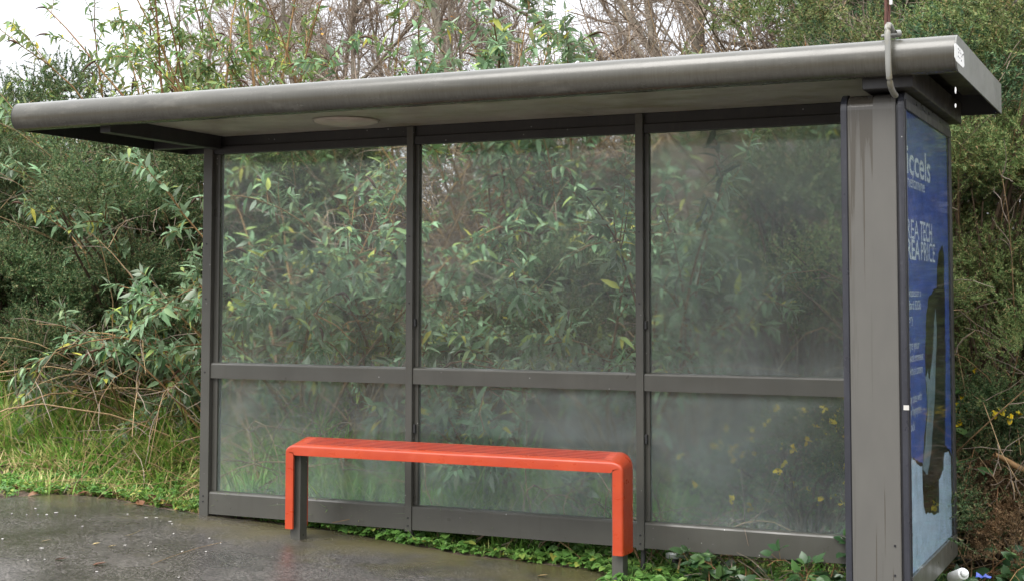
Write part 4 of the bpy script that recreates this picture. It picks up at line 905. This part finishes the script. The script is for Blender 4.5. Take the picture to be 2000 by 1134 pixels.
o = a.build('leafy_weeds', M['weed'], smooth=True); tag(o, kind='stuff'); o2 = b.build('weed_stalks', M['grass_fresh']); tag(o2, kind='stuff')
# fallen leaves drifted along the left edge of the pavement
n = 150; X = rng.uniform(-3.5, -.3, n); Y = edge_y(X)+rng.normal(.07, .08, n); Z = np.maximum(gz(X, Y), base_z(X)+.006)+rng.uniform(.004, .03, n)
a = Acc(); ang = rng.uniform(0, 2*np.pi, n); sz = rng.uniform(.03, .09, n); leaves(a, np.stack([X, Y, Z], -1), np.stack([np.cos(ang), np.sin(ang), rng.normal(0, .15, n)], -1), sz, sz*rng.uniform(.4, .8, n), rng.uniform(-.2, .25, n), .25, rng=rng)
tag(a.build('leaf_litter', M['brown_leaf'], smooth=True), kind='stuff')

# ------------------------------------------------------------------ loose things on the pavement and in the weeds
def ground_leaf(px, py, L, W_, ang, mat, label, group, prof=(.15, 1, .75, .05), curl=-.15):
    p = at_ground(px, py); a = Acc(); d = np.array([[math.cos(ang), math.sin(ang), .03]])
    leaves(a, np.zeros((1, 3)), d, np.array([L]), np.array([W_]), np.array([curl]), .35, prof=prof, up=np.array([[0, .1, 1.]]))
    o = a.build('fallen_leaf', M[mat], None, True, (p[0], p[1], float(base_z(p[0]))+.009)); tag(o, label, 'leaf', group)
GL = 'dead leaves lying on the wet tarmac'
ground_leaf(244, 1050, .10, .016, .5, 'tan_leaf', 'curled pale green-tan leaf lying in the middle of the tarmac at left', GL, curl=-.4)
ground_leaf(182, 1067, .035, .025, 1., 'tan_leaf', 'small round tan leaf on the tarmac left of the curled pale leaf', GL)
ground_leaf(212, 1071, .04, .018, .6, 'tan_leaf', 'narrow tan leaf on the tarmac below the curled pale leaf', GL)
ground_leaf(108, 1097, .06, .03, .3, 'brown_leaf', 'dark red-brown leaf flat on the tarmac at lower left', GL)
ground_leaf(182, 1108, .06, .04, .8, 'brown_leaf', 'crinkled brown leaf near the bottom edge at left', GL)
ground_leaf(940, 1082, .09, .04, .2, 'brown_leaf', 'dark red leaf lying against the weeds under the middle rail', GL)
ground_leaf(1010, 1097, .035, .02, .2, 'tan_leaf', 'small orange leaf at the edge of the weeds under the middle rail', GL)
ground_leaf(80, 1061, .05, .01, .7, 'tan_leaf', 'thin tan leaf lying left of the round tan leaf', GL)
ground_leaf(1050, 1128, .05, .03, .3, 'tan_leaf', 'orange leaf on the mossy tarmac at the bottom edge left of the bench leg', GL)
fl = [(70, 996), (53, 1008), (24, 1006), (75, 1008), (92, 1008), (110, 1004), (148, 1010), (250, 1007), (286, 1014), (306, 1014), (333, 1021), (337, 1026), (82, 1074), (290, 1069), (305, 1075), (292, 1088), (245, 1068), (410, 1054), (418, 1066), (432, 1064), (403, 1080), (56, 1098), (88, 1096), (190, 1120), (350, 1131), (6, 1056), (340, 1045), (357, 1080), (295, 1062), (162, 1031)]
rng = np.random.default_rng(8); me0 = []
for v in range(4):
    bm = bmesh.new(); bmesh.ops.create_icosphere(bm, subdivisions=1, radius=1)
    for q in bm.verts: q.co = Vector((q.co.x*.011*rng.uniform(.8, 1.3), q.co.y*.007*rng.uniform(.7, 1.3), q.co.z*.002+.002))
    me = bpy.data.meshes.new('fleck'); bm.to_mesh(me); bm.free(); me.materials.append(M['fleck']); me0.append(me)
for i, (px, py) in enumerate(fl):
    p = at_ground(px, py); o = bpy.data.objects.new('white_fleck', me0[i % 4]); COL.objects.link(o); o.location = (p[0], p[1], float(base_z(p[0]))+.0065); o.rotation_euler = (0, 0, rng.uniform(0, 6)); s = rng.uniform(.4, 1.15); o.scale = (s, s, 1)
    tag(o, 'small white fleck lying on the wet dark tarmac', 'fleck', 'white flecks on the tarmac')
def lathe(name, prof, mat, parent=None, seg=20):
    a = Acc(); th = np.arange(seg)/seg*2*np.pi; V = np.array([(r*math.cos(t), r*math.sin(t), z) for r, z in prof for t in th]); n = len(prof)
    a.quads(V, [(i*seg+j, i*seg+(j+1) % seg, (i+1)*seg+(j+1) % seg, (i+1)*seg+j) for i in range(n-1) for j in range(seg)]); return a.build(name, mat, parent, True)
# black cup with white rim
p = at_y(1317, 1108, .22); cup = empty('litter_cup', (p[0], .22, float(gz(p[0], .22))-.01), 'black drinks cup with white lid standing in the weeds under the right rail', 'cup')
lathe('cup_body', [(.001, 0), (.03, 0), (.038, .10), (.036, .103)], M['black'], cup); lathe('lid', [(.036, .1035), (.0395, .104), (.0395, .122), (.034, .126), (.001, .127)], M['white'], cup)
zz = at_y(1317, 1078, .22)[2]; cup.location.z = zz-.127
# white plastic tube and wrapper at the right
p = at_y(1872, 1122, -.05); tb = empty('plastic_tube', (p[0], -.05, p[2]), 'white plastic tube lying on the ground below the poster panel', 'litter'); tb.rotation_euler = (math.radians(70), 0, math.radians(35))
lathe('tube', [(.001, -.06), (.022, -.06), (.025, -.055), (.025, .05), (.022, .053), (.001, .053)], M['white'], tb); lathe('cap', [(.001, .0535), (.016, .0535), (.016, .07), (.001, .071)], M['white'], tb)
def wrapper(px, py, Y, s, mat, label, seed):
    p = at_y(px, py, Y); rng = np.random.default_rng(seed); k = 6; u, v = np.meshgrid(np.linspace(-1, 1, k), np.linspace(-1, 1, k)); V = np.stack([u*s, v*s*.6, np.abs(rng.normal(0, s*.25, u.shape))], -1).reshape(-1, 3)
    g = (np.arange(k-1)[:, None]*k+np.arange(k-1)[None]).ravel(); a = Acc(); a.quads(V, np.stack([g, g+1, g+k+1, g+k], -1)); o = a.build('crumpled_wrapper', M[mat], None, False, (p[0], Y, p[2]))
    sol = o.modifiers.new('thickness', 'SOLIDIFY'); sol.thickness = .001; tag(o, label, 'litter', 'scraps of litter round the shelter')
wrapper(1922, 1126, -.1, .03, 'blue', 'crumpled blue wrapper in the bottom right corner', 1)
wrapper(484, 1008, .10, .022, 'white', 'crumpled white scrap under the left rail', 2)
wrapper(425, 1006, .10, .025, 'blue', 'small dark blue scrap under the left rail beside the corner post', 3)
pp_ = np.array([at_ground(x, y) for x, y in [(296, 1107), (340, 1090), (385, 1075), (434, 1063)]]); pp_[:, 2] = base_z(pp_[:, 0])+.011
a = Acc(); tubes(a, spline(pp_, 14)[None]-pp_[0], np.full((1, 14), .0012), 5); tag(a.build('dead_stalk', M['dead'], None, True, tuple(pp_[0])), 'long thin dead stalk lying across the wet tarmac left of the bench', 'stalk')
# a broken branch at the right
p = at_y(1965, 902, .6); a = Acc(); q = spline([at_y(1943, 885, .55), at_y(1962, 894, .6), at_y(1985, 908, .62), at_y(2015, 922, .65)], 12)-p; tubes(a, q[None], np.linspace(.010, .017, 12)[None], 7); o = a.build('broken_branch', M['bud_stem'], None, True, tuple(p)); tag(o, 'orange-brown broken branch lying in the low gorse at the right edge', 'branch')
# two falling drops of rain water
for px, py, l in ((1866, 176, .016), (1866, 206, .010)):
    bm = bmesh.new(); bmesh.ops.create_uvsphere(bm, u_segments=10, v_segments=8, radius=1)
    for v in bm.verts: v.co = Vector((v.co.x*.003, v.co.y*.003, v.co.z*l*.8))
    me = bpy.data.meshes.new('water_drop'); bm.to_mesh(me); bm.free(); o = link('water_drop', me, M['white'], None, tuple(at_y(px, py, -.98)))
    tag(o, 'water drop falling from the right end of the roof edge', 'water drop', 'drops falling off the roof')
